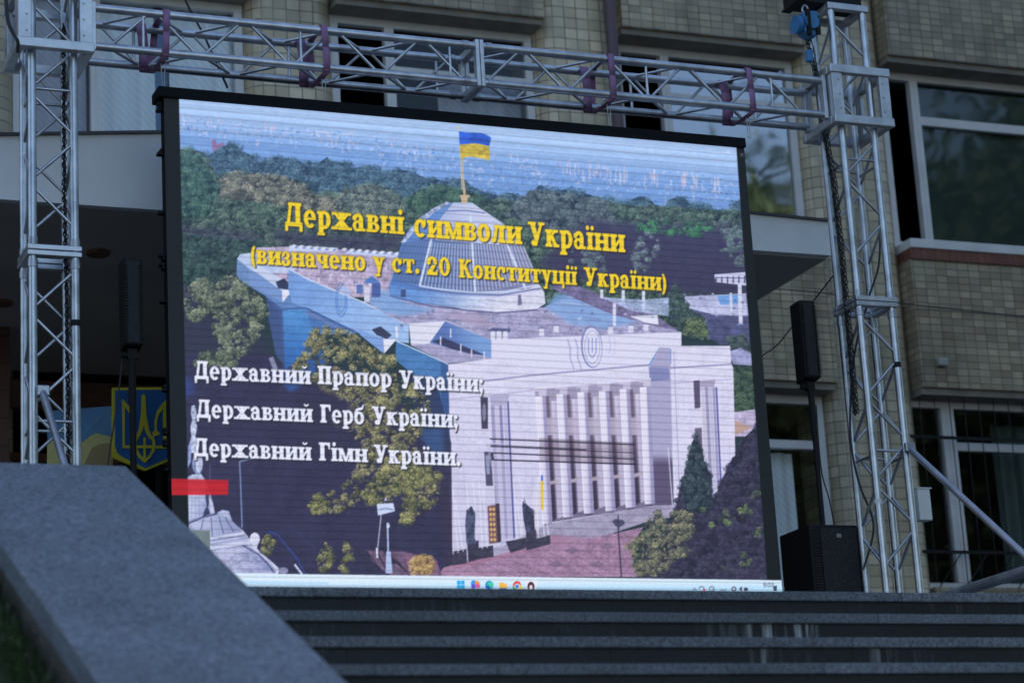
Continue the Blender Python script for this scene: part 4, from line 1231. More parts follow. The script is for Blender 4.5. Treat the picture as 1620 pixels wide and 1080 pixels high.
b = MB()
xs = [XW - .002 - i * .35 for i in range(30)]
ys = [1.5 + j * .35 for j in range(30)]
vs = [(x, y, bz(x, y) + .03 * math.sin(x * 7 + y * 5)) for y in ys for x in xs]
b.add(vs, [(j * 30 + i, j * 30 + i + 1, (j + 1) * 30 + i + 1, (j + 1) * 30 + i) for j in range(29) for i in range(29)], True)
tag(b.build('grass_bank', M['soil']), kind='structure')
gmat = mat('grass blade', (.035, .075, .018), .55)
gi = N(gmat, 'ShaderNodeNewGeometry')
L(gmat, ramp(gmat, noise(gmat, pos(gmat), 9, 2), [(.3, (.02, .05, .012)), (.7, (.06, .11, .025))]), bsdf(gmat).inputs['Base Color'])
gb = MB()
for k in range(9000):
    x = XW - .01 - abs(rnd.gauss(0, .35))
    y = rnd.uniform(5.2, 9.4)
    z = bz(x, y)
    h = rnd.uniform(.05, .16) * (1.5 if rnd.random() < .06 else 1)
    a, ln = rnd.uniform(0, 6.28), rnd.uniform(.2, .9) * h
    wd = rnd.uniform(.003, .006)
    dx, dy = math.cos(a), math.sin(a)
    pts = []
    for t in (0, .4, .75, 1):
        c = Vector((x + dx * ln * t * t, y + dy * ln * t * t, z - .01 + h * t * (1 - .25 * t)))
        ww = wd * (1 - t * .9)
        pts += [c + Vector((-dy, dx, 0)) * ww, c - Vector((-dy, dx, 0)) * ww]
    gb.add(pts, [(0, 1, 3, 2), (2, 3, 5, 4), (4, 5, 7, 6)], True)
tag(gb.build('grass', gmat), 'dark green grass on the bank beside the stair wall', 'grass', kind='stuff')

# ---------------------------------------------------------------- the building
BY = 18.0
bd = thing('office_building', (8, BY, 0), 'beige tiled public building with white canopy and large windows behind the stage truss', 'building')


def pilaster_profile(x0, x1, yf, r):
    pts = [(x0, BY + .5)]
    for k in range(7):
        t = k / 6 * math.pi / 2
        pts.append((x0 + r - r * math.cos(t), yf + r - r * math.sin(t)))
    for k in range(7):
        t = k / 6 * math.pi / 2
        pts.append((x1 - r + r * math.sin(t), yf + r - r * math.cos(t)))
    pts.append((x1, BY + .5))
    return pts


def wavy(x0, x1, z0, z1, y, amp=.035, per=.16):
    m = MB()
    n = max(4, int((x1 - x0) / .025))
    vs = []
    for i in range(n + 1):
        x = x0 + (x1 - x0) * i / n
        yy = y + amp * math.sin(x / per * 6.28) + amp * .5 * math.sin(x / per * 2.9 + 1)
        vs += [(x, yy, z0), (x, yy * .5 + y * .5, z1)]
    return m.add(vs, [(2 * i, 2 * i + 2, 2 * i + 3, 2 * i + 1) for i in range(n)], True)


def window(x0, x1, z0, z1, mull=(), trans=(), gl='glass', fw=.07, gx0=None):
    """frame with mullions and transoms; one pane of glass"""
    f = MB()
    ya, yb = BY + .03, BY + .10
    f.box(x0, ya, z1 - fw, x1, yb, z1)
    f.box(x0, ya, z0, x1, yb, z0 + fw)
    f.box(x0, ya, z0 + fw, x0 + fw, yb, z1 - fw)
    f.box(x1 - fw, ya, z0 + fw, x1, yb, z1 - fw)
    for a, c in mull:
        f.box(a, ya - .006, z0 + fw, c, yb, z1 - fw)
        f.box(a + (c - a) * .42, ya - .012, z0 + fw, a + (c - a) * .58, ya - .005, z1 - fw)
    for a, c, za, zb in trans:
        f.box(a, ya - .002, za, c, yb - .003, zb)
    o = f.build('window', M['frame'], bd, bev=.004)
    gx0 = x0 + .02 if gx0 is None else gx0
    MB().add([(gx0, BY + .065, z0 + .02), (x1 - .02, BY + .065, z0 + .02), (x1 - .02, BY + .065, z1 - .02), (gx0, BY + .065, z1 - .02)], [(0, 1, 2, 3)]).build('pane', M[gl], o)
    return o


WX = [(-1.86, -.02), (.78, 2.62), (3.44, 5.345), (6.11, 7.955), (8.74, 10.53), (11.43, 13.22), (14.08, 15.9), (16.7, 18.5)]
ZTOP = 17.0
# pilasters between the bays
for k in range(len(WX) - 1):
    x0, x1 = WX[k][1], WX[k + 1][0]
    MB().prism(pilaster_profile(x0, x1, BY - .13, .2), 'z', 0, ZTOP).build('pilaster', M['tile_pale'], bd)
MB().box(-9, BY - .1, 0, WX[0][0], BY + .5, ZTOP).build('wall', M['tile'], bd)
MB().box(WX[-1][1], BY - .1, 0, 30, BY + .5, ZTOP).build('wall', M['tile'], bd)
# spandrels, lintels, floors, back of the rooms
for k, (x0, x1) in enumerate(WX):
    MB().box(x0 - .02, BY - .24, 9.63, x1 + .02, BY + .45, ZTOP).build('spandrel', M['tile'], bd)
    MB().box(x0 - .015, BY - .20, 9.575, x1 + .015, BY + .44, 9.63).build('lintel', M['lintel'], bd)
    lo = x0 if k > 4 else x0
    MB().box(x0 - .02, BY - .24, 6.485, x1 + .02, BY + .45, 7.665).build('spandrel', M['tile'], bd)
    MB().box(x0 - .015, BY - .20, 6.425, x1 + .015, BY + .44, 6.485).build('lintel', M['lintel'], bd)
    MB().box(x0 - .02, BY - .262, 7.665, x1 + .02, BY + .3, 7.765).build('brick_band', M['band'], bd)
    MB().box(x0 - .02, BY - .28, 7.765, x1 + .02, BY + .2, 7.85).build('sill', M['frame'], bd, bev=.006)
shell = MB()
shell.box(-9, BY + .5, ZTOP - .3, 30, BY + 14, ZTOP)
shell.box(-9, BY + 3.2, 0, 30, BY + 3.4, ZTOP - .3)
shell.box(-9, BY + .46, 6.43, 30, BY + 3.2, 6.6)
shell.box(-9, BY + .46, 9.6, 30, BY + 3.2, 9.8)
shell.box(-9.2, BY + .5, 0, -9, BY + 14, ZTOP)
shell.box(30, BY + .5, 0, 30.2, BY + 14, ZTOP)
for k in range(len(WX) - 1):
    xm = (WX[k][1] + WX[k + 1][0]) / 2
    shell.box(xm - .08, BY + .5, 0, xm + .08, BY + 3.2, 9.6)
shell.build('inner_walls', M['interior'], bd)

ZW0, ZW1 = 7.85, 9.575
upper = {0: (.45, 'glass'), 1: (.45, 'glass'), 2: (.626, 'glass'), 3: (.484, 'glass'), 4: (.453, 'mirror'), 5: (.34, 'half_mirror'), 6: (.4, 'glass'), 7: (.4, 'glass')}
wobj = {}
for k, (x0, x1) in enumerate(WX):
    ml, gl = upper[k]
    a, c = x0 + ml, x0 + ml + .085
    tr_ = [(c, x1 - .07, 9.075, 9.16)] if k in (3, 4, 5, 6, 7) else []
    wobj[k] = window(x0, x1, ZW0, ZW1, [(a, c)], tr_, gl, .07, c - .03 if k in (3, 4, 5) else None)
# what hangs behind the upper panes
wavy(3.5, 4.06, 7.9, 9.55, BY + .16, .02, .2).build('curtain', M['curtain_lilac'], wobj[2])
wavy(4.14, 4.62, 7.9, 9.55, BY + .15, .03).build('curtain', M['curtain'], wobj[2])
wavy(4.60, 4.76, 7.9, 9.55, BY + .26, .01).build('curtain', M['blue_cloth'], wobj[2])
wavy(4.74, 5.33, 7.9, 9.55, BY + .15, .03).build('curtain', M['curtain'], wobj[2])
wavy(7.15, 7.93, 7.9, 9.2, BY + .3, .03, .2).build('curtain', M['curtain_lilac'], wobj[3])
wavy(9.9, 10.5, 7.9, 9.5, BY + .4, .03).build('curtain', M['blue_cloth'], wobj[4])
for k in (5, 6, 7):
    x0, x1 = WX[k]
    MB().box(x0 + .42, BY + .13, 7.92, x1 - .07, BY + .136, 9.08).build('blind', M['blind'], wobj[k])
    MB().box(x0 + .42, BY + .13, 9.16, x1 - .07, BY + .136, 9.52).build('blind', M['blind'], wobj[k])

# ground floor windows right of the canopy
wF = window(8.74, 10.53, 4.1, 6.425, [], [(8.8, 10.46, 5.945, 6.02)], 'glass', .075)
wavy(9.3, 10.3, 4.15, 5.95, BY + .25, .04, .2).build('curtain', M['curtain'], wF)
wavy(9.3, 9.75, 6.0, 6.4, BY + .3, .03, .2).build('curtain', M['curtain_lilac'], wF)
wE = window(11.36, 13.22, 4.72, 6.425, [(11.735, 11.87)], [(11.87, 13.15, 5.98, 6.055)], 'glass', .06)
window(14.08, 15.9, 4.72, 6.425, [(14.5, 14.62)], [(14.62, 15.83, 5.98, 6.055)], 'glass', .06)
wavy(12.55, 13.1, 4.8, 6.35, BY + .5, .04, .2).build('curtain', M['blind'], wE)
for k in (4, 5, 6, 7):
    x0, x1 = WX[k]
    MB().box(x0 - .02, BY - .1, 0, x1 + .02, BY + .45, 4.1 if k == 4 else 4.72).build('wall', M['tile'], bd)
MB().box(WX[7][0] - .02, BY - .1, 4.72, WX[7][1] + .02, BY + .44, 6.425).build('wall', M['tile'], bd)
# window grille in front of the right ground floor window
gr = MB()
for z in (5.03, 6.06):
    gr.box(11.3, BY - .115, z - .014, 13.3, BY - .095, z + .014)
x = 11.42
while x < 13.25:
    gr.tube((x, BY - .13, 4.75), (x, BY - .13, 6.42), .0045, 6)
    x += .155
for k in range(7):
    gr.tube((11.45 + k * .27, BY - .118, 4.72), (11.7 + k * .27, BY - .118, 5.02), .006, 6)
gr.build('window_grille', M['black'], bd)
# downpipe and the cable beside it, small box on the wall
MB().tube((8.578, BY - .30, 6.7), (8.578, BY - .30, ZTOP - .2), .052, 16).build('downpipe', M['pipe'], bd)
pts = [Vector((8.66 + .03 * math.sin(z * 1.7), BY - .19, z)) for z in np.linspace(7.2, 12, 18)]
MB().path(pts, .011, 6).build('wall_cable', M['grey_cable'], bd)
MB().box(11.565, BY - .30, 6.67, 11.66, BY - .24, 6.745).build('alarm_box', M['dull'], bd, bev=.01)

# canopy: deep flat roof with a white front that rises to a low gable
YC, ZC = 13.8, 6.255
fas = [(-3, ZC), (8.235, ZC + .02), (8.25, 6.515), (7.65, 6.53), (5.2, 6.93), (2.0, 6.61), (-3, 6.15 + .3)]
cf = MB().prism(fas, 'y', YC, YC + .06).build('canopy_front', M['fascia'], bd)
fl = MB()
top = [(8.262, 6.512), (7.65, 6.527), (5.2, 6.927), (2.0, 6.607), (-3, 6.447)]
for (xa, za), (xb, zb) in zip(top, top[1:]):
    fl.add([(xa, YC - .02, za + .002), (xb, YC - .02, zb + .002), (xb, YC + .08, zb + .002), (xa, YC + .08, za + .002),
            (xa, YC - .02, za + .02), (xb, YC - .02, zb + .02), (xb, YC + .08, zb + .02), (xa, YC + .08, za + .02)],
           [(0, 3, 2, 1), (4, 5, 6, 7), (0, 1, 5, 4), (1, 2, 6, 5), (2, 3, 7, 6), (3, 0, 4, 7)])
fl.build('flashing', M['flashing'], cf)
MB().box(-3, YC + .06, ZC + .012, 8.235, BY - .26, ZC + .22).build('canopy_soffit', M['soffit'], bd)
for px, py in ((155, 398), (3, 477)):
    d = at(px, py, 10.0)
    t = (ZC + .012 - CAM_Z) / (d.z - CAM_Z)
    c = Vector((d.x * t, d.y * t, ZC + .01))
    MB().tube(c, c - Vector((0, 0, .02)), .075, 20).build('downlight', M['wood'], bd)
# brown tiled pillar and the glazed entrance under the canopy
MB().box(.9, 16.55, 0, 3.13, 16.95, ZC + .012).build('entrance_pillar', M['tile_brown'], bd)
ent = MB()
ent.box(-3, BY - .06, 6.03, 8.72, BY + .05, 6.25)
for x in (2.5, 3.86, 5.2, 6.5, 7.9, 8.62):
    ent.box(x, BY - .062, ZT, x + .09, BY + .052, 6.03)
ent.box(-3, BY - .058, 5.62, 8.72, BY + .048, 5.68)
eo = ent.build('entrance_frame', M['wood'], bd)
MB().add([(-3, BY + .01, ZT), (8.72, BY + .01, ZT), (8.72, BY + .01, 6.05), (-3, BY + .01, 6.05)], [(0, 1, 2, 3)]).build('entrance_pane', M['glass'], eo)

# flag board and crest board at the entrance
FY = 15.3
fb = thing('flag_board', at(125, 735, FY), 'blue and yellow waving flag panel by the entrance beside the crest', 'flag panel')


def plate(pts, y, d, name, m, par):
    q = [at(px, py, y) for px, py in pts]
    return MB().prism([(v.x, v.z) for v in q], 'y', y, y + d).build(name, M[m], par)


plate([(74, 650), (178, 642), (178, 690), (166, 688), (152, 684), (141, 690), (133, 697), (105, 700), (76, 694)], FY, .02, 'blue_field', 'blue', fb)
plate([(76, 694.5), (105, 700.5), (133, 697.5), (141, 690.5), (152, 684.5), (166, 688.5), (178, 690.5), (179, 800), (74, 800)], FY, .02, 'yellow_field', 'yellow', fb)
plate([(131, 678), (150, 664), (166, 650), (162, 662), (146, 676), (134, 686)], FY - .004, .003, 'wave_stripe', 'pale_blue', fb)
plate([(80, 652), (90, 651), (82, 664), (79, 664)], FY - .004, .003, 'wave_stripe', 'pale_blue', fb)
plate([(133, 735), (145, 708), (158, 702), (176, 700), (178, 760), (133, 760)], FY - .004, .003, 'wave_stripe', 'ochre', fb)
cb = thing('crest_board', at(228, 740, FY - .05), 'blue shield board with a yellow trident and yellow border', 'crest')
CY = FY - .05
plate([(178, 613), (276, 612), (276, 727), (268, 728), (230, 744), (190, 728), (178, 722)], CY, .025, 'border', 'crest_yellow', cb)
plate([(182, 617), (273, 616), (273, 722), (266, 724), (230, 740), (194, 722), (186, 716), (182, 706)], CY - .006, .005, 'field', 'crest_blue', cb)
TY = CY - .013
TRI = [
    [(227, 623), (230, 625), (231.5, 655), (236, 680), (241, 692), (236.5, 694), (230, 682), (227.5, 672), (225, 682), (218.5, 694), (214, 692), (219, 680), (223, 655), (224, 625)],
    [(193, 631), (197.5, 634), (197.5, 704), (214, 704.5), (214, 709), (194, 708.5)],
    [(262.5, 632), (263.5, 709), (241, 709), (241, 704.5), (258, 704.5), (258, 637)],
    [(197.5, 634), (208, 648), (213, 668), (212, 680), (215.5, 684), (214, 689), (206, 688), (207, 682), (209, 676), (208, 664), (204, 652), (197.5, 643)],
    [(258, 637), (248, 650), (244, 668), (245, 680), (241, 684), (242.5, 690), (251, 688), (253, 684), (249, 682), (248, 676), (249, 662), (252, 654), (258, 646)],
    [(214, 688), (219, 690), (216, 700), (218, 712), (223, 720), (229, 725), (236, 720), (240, 712), (241.5, 700), (238, 691), (242.5, 689), (246, 699), (245, 712), (238, 723), (229, 732), (220, 724), (212.5, 712), (211.5, 699)],
    [(227, 692), (230.5, 692), (230.5, 726), (227, 726)],
    [(214, 704), (243, 704.3), (243, 708.6), (214, 708.4)],
]
for i, t in enumerate(TRI):
    plate(t, TY - i * .0025, .0022, 'trident_stroke', 'crest_yellow', cb)

for par, pxs, pz, yy in ((fb, (84, 168), 660, FY + .0205), (cb, (196, 250), 640, CY + .0255)):
    for px in pxs:
        v = at(px, pz, yy)
        MB().box(v.x - .02, yy, ZT, v.x + .02, yy + .03, v.z).build('post', M['black'], par)

# ---------------------------------------------------------------- truss towers
YT, CW, CRAD = 12.95, .239, .025


def one(name, m, par, fn, *a, bev=0.0, **k):
    b = MB()
    getattr(b, fn)(*a, **k)
    return b.build(name, M[m], par, bev=bev)


def ring(mb, x0, x1, y0, y1, z0, z1, t):
    """square frame of flat bar round a tower"""
    mb.box(x0, y0, z0, x1, y0 + t, z1)
    mb.box(x0, y1 - t, z0, x1, y1, z1)
    mb.box(x0, y0 + t, z0 + .001, x0 + t, y1 - t, z1 - .001)
    mb.box(x1 - t, y0 + t, z0 + .001, x1, y1 - t, z1 - .001)
    return mb


def tower(label, x0, ztop, first, cap):
    xs = (x0, x0 + CW)
    ys = (YT, YT + CW)
    t = thing('truss_tower', (x0 + CW / 2, YT + CW / 2, ZT), label, 'truss tower', 'aluminium truss towers either side of the screen')
    cs = [(xs[0], ys[0]), (xs[1], ys[0]), (xs[1], ys[1]), (xs[0], ys[1])]
    for x, y in cs:
        one('chord', 'alu', t, 'tube', (x, y, ZT + .02), (x, y, ztop), CRAD, 16)
    for x, y in cs:
        for zc in (5.605, 5.735):
            if zc < ztop:
                one('coupler', 'steel', t, 'tube', (x, y, zc - .022), (x, y, zc + .022), CRAD + .005, 16)
    for q, (x, y) in enumerate(cs[:2]):
        zt_ = 4.35 + .9 * q
        one('tape', 'black' if q else 'white', t, 'tube', (x, y, zt_), (x, y, zt_ + .035), CRAD + .002, 16)
    secs = [(ZT + .1, 5.645), (5.715, ztop - .02)]
    for z0, z1 in secs:
        for fc in range(4):
            a, c = cs[fc], cs[(fc + 1) % 4]
            z, k = z1 - .09, first + fc
            while z - .2 > z0 + .04:
                p, q = (a, c) if k % 2 else (c, a)
                off = .03
                dx, dy = q[0] - p[0], q[1] - p[1]
                one('brace', 'alu', t, 'tube', (p[0] + dx * .09, p[1] + dy * .09, z), (q[0] - dx * .09, q[1] - dy * .09, z - .19), .0095, 8)
                z -= .277
                k += 1
    for zr in ([4.70, 6.655] if not cap else [4.70, 6.655]):
        for fc in range(4):
            a, c = cs[fc], cs[(fc + 1) % 4]
            dz = .03 if fc % 2 else 0
            one('rung', 'alu', t, 'tube', (a[0], a[1], zr - dz), (c[0], c[1], zr - dz), .0095, 8)
    for z0, z1 in ((5.648, 5.678), (5.682, 5.712)):
        ring(MB(), xs[0] - .034, xs[1] + .034, ys[0] - .034, ys[1] + .034, z0, z1, .05).build('collar', M['alu_plate'], t, bev=.004)
    MB().box(xs[0] - .05, ys[0] - .05, ZT, xs[1] + .05, ys[1] + .05, ZT + .02).build('base_plate', M['steel'], t)
    if cap:
        ring(MB(), xs[0] - .034, xs[1] + .034, ys[0] - .034, ys[1] + .034, ztop, ztop + .045, .05).build('top_frame', M['alu_plate'], t, bev=.004)
    return t


XTL, XTR = 2.58, 7.90
tl = tower('left aluminium truss tower rising out of the frame above the stair wall', XTL, 9.2, 0, False)
trr = tower('right aluminium truss tower with open top and blue hoist', XTR, 7.70, 1, True)


def outrigger(t, x, ztop, ylen, zfoot):
    """leg towards the stairs with a slanting stay and a screw foot"""
    one('outrigger_leg', 'steel', t, 'tube', (x, YT - .02, zfoot), (x, YT - ylen, zfoot), .033, 14)
    one('outrigger_stay', 'steel', t, 'tube', (x + .005, YT - .03, ztop), (x, YT - ylen + .3, zfoot + .03), .0215, 12)
    one('clamp', 'steel', t, 'box', x - .03, YT - .06, ztop - .03, x + .04, YT - .03, ztop + .03, bev=.006)
    f = one('screw_foot', 'alu', t, 'tube', (x, YT - ylen + .22, zfoot + .03), (x, YT - ylen + .22, ZP + RI + .012), .017, 10)
    MB().tube((x, YT - ylen + .22, ZP + RI + .012), (x, YT - ylen + .22, ZP + RI), .06, 16).build('foot_plate', M['steel'], f)
    one('outrigger_leg', 'steel', t, 'tube', (x + .16, YT + .2, zfoot - .07), (x + 1.5, YT - .25, zfoot - .07), .03, 12)


outrigger(trr, 8.139, 4.715, 1.55, 3.72)
outrigger(tl, 2.62, 4.86, 1.5, 3.72)

# ---------------------------------------------------------------- sleeve blocks that ride on the towers
def sleeve(label, x0):
    c = x0 + CW / 2
    s = thing('sleeve_block', (c, YT + CW / 2, 6.865), label, 'sleeve block', 'aluminium sleeve blocks carrying the beam')
    X0, X1, YA, YB = c - .225, c + .225, YT + CW / 2 - .225, YT + CW / 2 + .225
    for z in (6.867, 7.216):
        ring(MB(), X0, X1, YA, YB, z, z + .058, .05).build('ring_frame', M['alu_plate'], s, bev=.005)
    for xa, sx in ((X0 + .01, 1), (X1 - .01, -1)):
        for ya, sy in ((YA + .008, 1), (YB - .008, -1)):
            p_ = MB()
            p_.box(min(xa, xa + sx * .075), min(ya, ya + sy * .03), 6.925, max(xa, xa + sx * .075), max(ya, ya + sy * .03), 7.216)
            y2, y3 = ya + sy * .031, ya + sy * .105
            p_.box(min(xa, xa + sx * .03), min(y2, y3), 6.926, max(xa, xa + sx * .03), max(y2, y3), 7.215)
            for z in (6.97, 7.07, 7.17):
                p_.tube((xa + sx * .05, ya, z), (xa + sx * .05, ya - sy * .008, z), .007, 8)
            p_.build('corner_post', M['alu_plate'], s, bev=.004)
    return s


sl_l = sleeve('sleeve block of pale aluminium bars round the left tower', XTL)
sl_r = sleeve('sleeve block of pale aluminium bars round the right tower under the hoist', XTR)

# ---------------------------------------------------------------- beam between the towers
ZB0, ZB1 = 6.947, 7.187
XB0, XB1 = XTL + CW / 2 + .23, XTR + CW / 2 - .23
tb = thing('truss_beam', ((XB0 + XB1) / 2, YT + CW / 2, ZB0), 'long aluminium box truss beam spanning between the two towers above the screen', 'truss beam')
cs = [(YT, ZB0), (YT, ZB1), (YT + CW, ZB1), (YT + CW, ZB0)]
for y, z in cs:
    one('chord', 'alu', tb, 'tube', (XB0, y, z), (XB1, y, z), CRAD, 16)
for x0, x1 in ((XB0 + .12, 5.29), (5.41, XB1 - .1)):
    for fc in range(4):
        a, c = cs[fc], cs[(fc + 1) % 4]
        x, k = x0, fc + 1
        while x + .2 < x1 + .04:
            p_, q_ = (a, c) if k % 2 else (c, a)
            dy, dz = q_[0] - p_[0], q_[1] - p_[1]
            one('brace', 'alu', tb, 'tube', (x, p_[0] + dy * .09, p_[1] + dz * .09), (x + .2, q_[0] - dy * .09, q_[1] - dz * .09), .0095, 8)
            x += .2 + (.072 if k % 2 == 0 else .09)
            k += 1
for y, z in cs:
    for x in (5.262, 5.418):
        one('coupler', 'steel', tb, 'tube', (x - .02, y, z), (x + .02, y, z), CRAD + .005, 16)
for x in (3.235, 4.20, 5.16, 6.50, 7.40):
    for y in (YT, YT + CW):
        one('upright', 'alu', tb, 'tube', (x, y, ZB0), (x, y, ZB1), .0095, 8)
for x, d in ((5.322, .026), (5.351, .026)):
    j = MB()
    j.box(x, YT - .034, ZB0 - .034, x + d, YT + .016, ZB1 + .034)
    j.box(x, YT + CW - .016, ZB0 - .034, x + d, YT + CW + .034, ZB1 + .034)
    j.box(x + .001, YT + .016, ZB0 - .034, x + d - .001, YT + CW - .016, ZB0 + .012)
    j.box(x + .001, YT + .016, ZB1 - .012, x + d - .001, YT + CW - .016, ZB1 + .034)
    j.build('joint_plate', M['alu_plate'], tb, bev=.004)
for x in (XB0 - .006, XB1 - .02):
    j = MB()
    j.box(x, YT - .03, ZB0 - .03, x + .026, YT + .02, ZB1 + .03)
    j.box(x, YT + CW - .02, ZB0 - .03, x + .026, YT + CW + .03, ZB1 + .03)
    j.build('end_plate', M['alu_plate'], tb, bev=.003)

# ---------------------------------------------------------------- purple lifting straps and wires
def ribbon(mb, pts, wid, th=.004):
    n = len(pts)
    for i in range(n - 1):
        (xa, ya, za), (xb, yb, zb) = pts[i], pts[i + 1]
        d = Vector((0, yb - ya, zb - za)).normalized()
        nn = Vector((0, -d.z, d.y)) * th / 2
        vs = []
        for (x, y, z) in ((xa, ya, za), (xb, yb, zb)):
            for sx in (-wid / 2, wid / 2):
                for sn in (-1, 1):
                    vs.append((x + sx, y + nn.y * sn, z + nn.z * sn))
        mb.add(vs, [(0, 2, 6, 4), (1, 5, 7, 3), (0, 1, 3, 2), (4, 6, 7, 5), (0, 4, 5, 1), (2, 3, 7, 6)], True)
    return mb


places = ['next to the left tower', 'second from the left tower', 'right of the beam joint', 'next to the right tower']
for i, x in enumerate((3.360, 4.352, 6.246, 7.240)):
    r = .030
    f, bk = YT - r, YT + CW + r
    s = thing('strap', (x, YT, ZB0), 'purple webbing strap looped round the beam, ' + places[i], 'strap', 'purple straps on the truss beam')
    sk = (.012, -.01, .0, -.012)[i]
    loop = [(x + sk, f, ZB1 + .02), (x + sk, f + .012, ZB1 + .03), (x + sk, YT + CW * .5, ZB1 + .034), (x + sk, bk - .01, ZB1 + .03), (x + sk, bk, ZB1 + .015), (x, bk + .004, (ZB0 + ZB1) / 2), (x - .02, bk, ZB0 - .015),
            (x - .02, bk - .012, ZB0 - .03), (x - .01, YT + CW * .5, ZB0 - .04), (x, f + .012, ZB0 - .031), (x, f, ZB0 - .018), (x + sk * .5, f - .002, (ZB0 + ZB1) / 2), (x + sk, f, ZB1 + .02)]
    ribbon(MB(), loop, .041).build('band', M['strap'], s)
    hang = [(x - .09, YT + CW - .04, ZB1 + .02), (x - .085, YT + CW - .06, ZB1 - .07), (x - .075, YT + CW - .045, ZB1 - .16), (x - .07, YT + CW - .02, ZB0 - .02), (x - .06, YT + CW + .01, ZB0 - .034)]
    ribbon(MB(), hang, .06).build('loose_end', M['strap'], s)
    wr = thing('wire_rope', (x, YT + .08, 6.77), 'thin steel wires from the purple strap down to the screen, ' + places[i], 'wire', 'suspension wires of the screen')
    for q, dx in enumerate((-.012, .012)):
        MB().path([Vector((x + dx + .008, YT + .07, ZB0 - .04)), Vector((x + dx * .5 + .012, YT + .085, 6.774))], .0028, 6).build('strand', M['steel'], wr)

# ---------------------------------------------------------------- LED screen
SX0, SX1, SZ0, SZ1, SY = 3.377, 7.217, 3.75, 6.72, 13.05
ls = thing('led_screen', ((SX0 + SX1) / 2, SY, SZ0), 'big LED wall showing yellow and white lettering over a photo of a domed building', 'LED screen')
paint_picture()
NU, NV = 900, 700
uu = np.linspace(0, 1, NU)
vv_ = np.linspace(0, 1, NV)
U, V = np.meshgrid(uu, vv_)
WXg = SX0 + U * (SX1 - SX0)
WZg = SZ1 - V * (SZ1 - SZ0)
D3 = np.stack([WXg, np.full_like(U, SY), WZg - CAM_Z], -1) @ CR.T
pic = sample_picture(810 + FPX * D3[..., 0] / D3[..., 2], 540 - FPX * D3[..., 1] / D3[..., 2])
pic = lin(np.clip(pic, 0, 1))
ph = (vv_ * 66) % 1.0
line_dim = 1 - .27 * np.exp(-((ph - .5) / .10) ** 2)
beat = 1 + .10 * np.sin(V * 2 * math.pi * 41 + U * 1.5) * np.clip(1.25 - V * 5, 0, 1)
npr = np.random.RandomState(3)
grain = 1 + npr.normal(0, .05, (NV, NU))
cols3 = pic * (line_dim[:, None] * beat * grain)[..., None]
rgba = np.concatenate([cols3, np.ones((NV, NU, 1))], -1).reshape(-1, 4).astype(np.float32)
me = bpy.data.meshes.new('display')
co = np.stack([WXg - (SX0 + SX1) / 2, np.zeros_like(U), WZg - SZ0], -1).reshape(-1, 3).astype(np.float32)
idx = np.arange(NU * NV).reshape(NV, NU)
quads = np.stack([idx[1:, :-1], idx[1:, 1:], idx[:-1, 1:], idx[:-1, :-1]], -1).reshape(-1, 4)
me.vertices.add(NU * NV)
me.vertices.foreach_set('co', co.ravel())
me.loops.add(quads.size)
me.loops.foreach_set('vertex_index', quads.ravel().astype(np.int32))
me.polygons.add(len(quads))
me.polygons.foreach_set('loop_start', (np.arange(len(quads)) * 4).astype(np.int32))
me.update(calc_edges=True)
ca = me.color_attributes.new('led', 'FLOAT_COLOR', 'POINT')
ca.data.foreach_set('color', rgba.ravel())
dm = mat('lit LED grid', (.022, .024, .024), .55, 0, .25)
an = N(dm, 'ShaderNodeAttribute', attribute_name='led')
L(dm, an.outputs['Color'], bsdf(dm).inputs['Emission Color'])
bsdf(dm).inputs['Emission Strength'].default_value = 1.04 * 2 ** -EV
me.materials.append(dm)
do = bpy.data.objects.new('display', me)
SC.collection.objects.link(do)
do.parent = ls
cabs = MB()
for i in range(8):
    for j in range(6):
        cabs.box(SX0 + i * .48 + .001, SY + .004, SZ0 + j * .495 + .001, SX0 + i * .48 + .479, SY + .085, SZ0 + j * .495 + .494)
cabs.build('cabinet', M['rubber'], ls)
MB().box(3.338, SY - .025, 6.704, 7.222, SY + .14, 6.770).build('top_cover', M['rubber'], ls, bev=.008)
MB().box(SX0, SY - .02, ZT, SX1, SY + .3, SZ0 - .002).build('base_beam', M['black'], ls)
for py, n in ((158, 3), (232, 2), (330, 1), (398, 2), (412, 2), (470, 1), (604, 2), (672, 2), (690, 2), (735, 1)):
    q = at(262 + (py - 160) * .021, py, SY + .05)
    cbm = MB()
    for k in range(n):
        a = rnd.uniform(.012, .03)
        cbm.box(SX0 - .006 - a, SY + .03, q.z - .02 - k * .02 - .018, SX0 - .001, SY + .08, q.z - .02 - k * .02)
    cbm.build('side_latch', M['black'], ls, bev=.003)

# ---------------------------------------------------------------- chains and the blue hoist
def chain(name, label, pts, bundle=((0, 0),), cat='chain'):
    t = MB()
    lk = .026
    for bx_, by_ in bundle:
        n = 0
        for p_, q_ in zip(pts, pts[1:]):
            p_, q_ = Vector(p_), Vector(q_)
            d = q_ - p_
            m = max(1, int(d.length / lk))
            dn = d.normalized()
            sd_ = dn.cross(Vector((0, 1, 0))).normalized()
            oth = dn.cross(sd_)
            for k in range(m):
                c = p_ + d * ((k + .5) / m) + Vector((bx_ + rnd.uniform(-.002, .002), by_, 0))
                t.torus(c, sd_ if n % 2 else oth, dn, .0085, .0165, .0036, 8, 5)
                n += 1
    return tag(t.build(name, M['chain']), label, cat, 'hoist chains inside the towers')


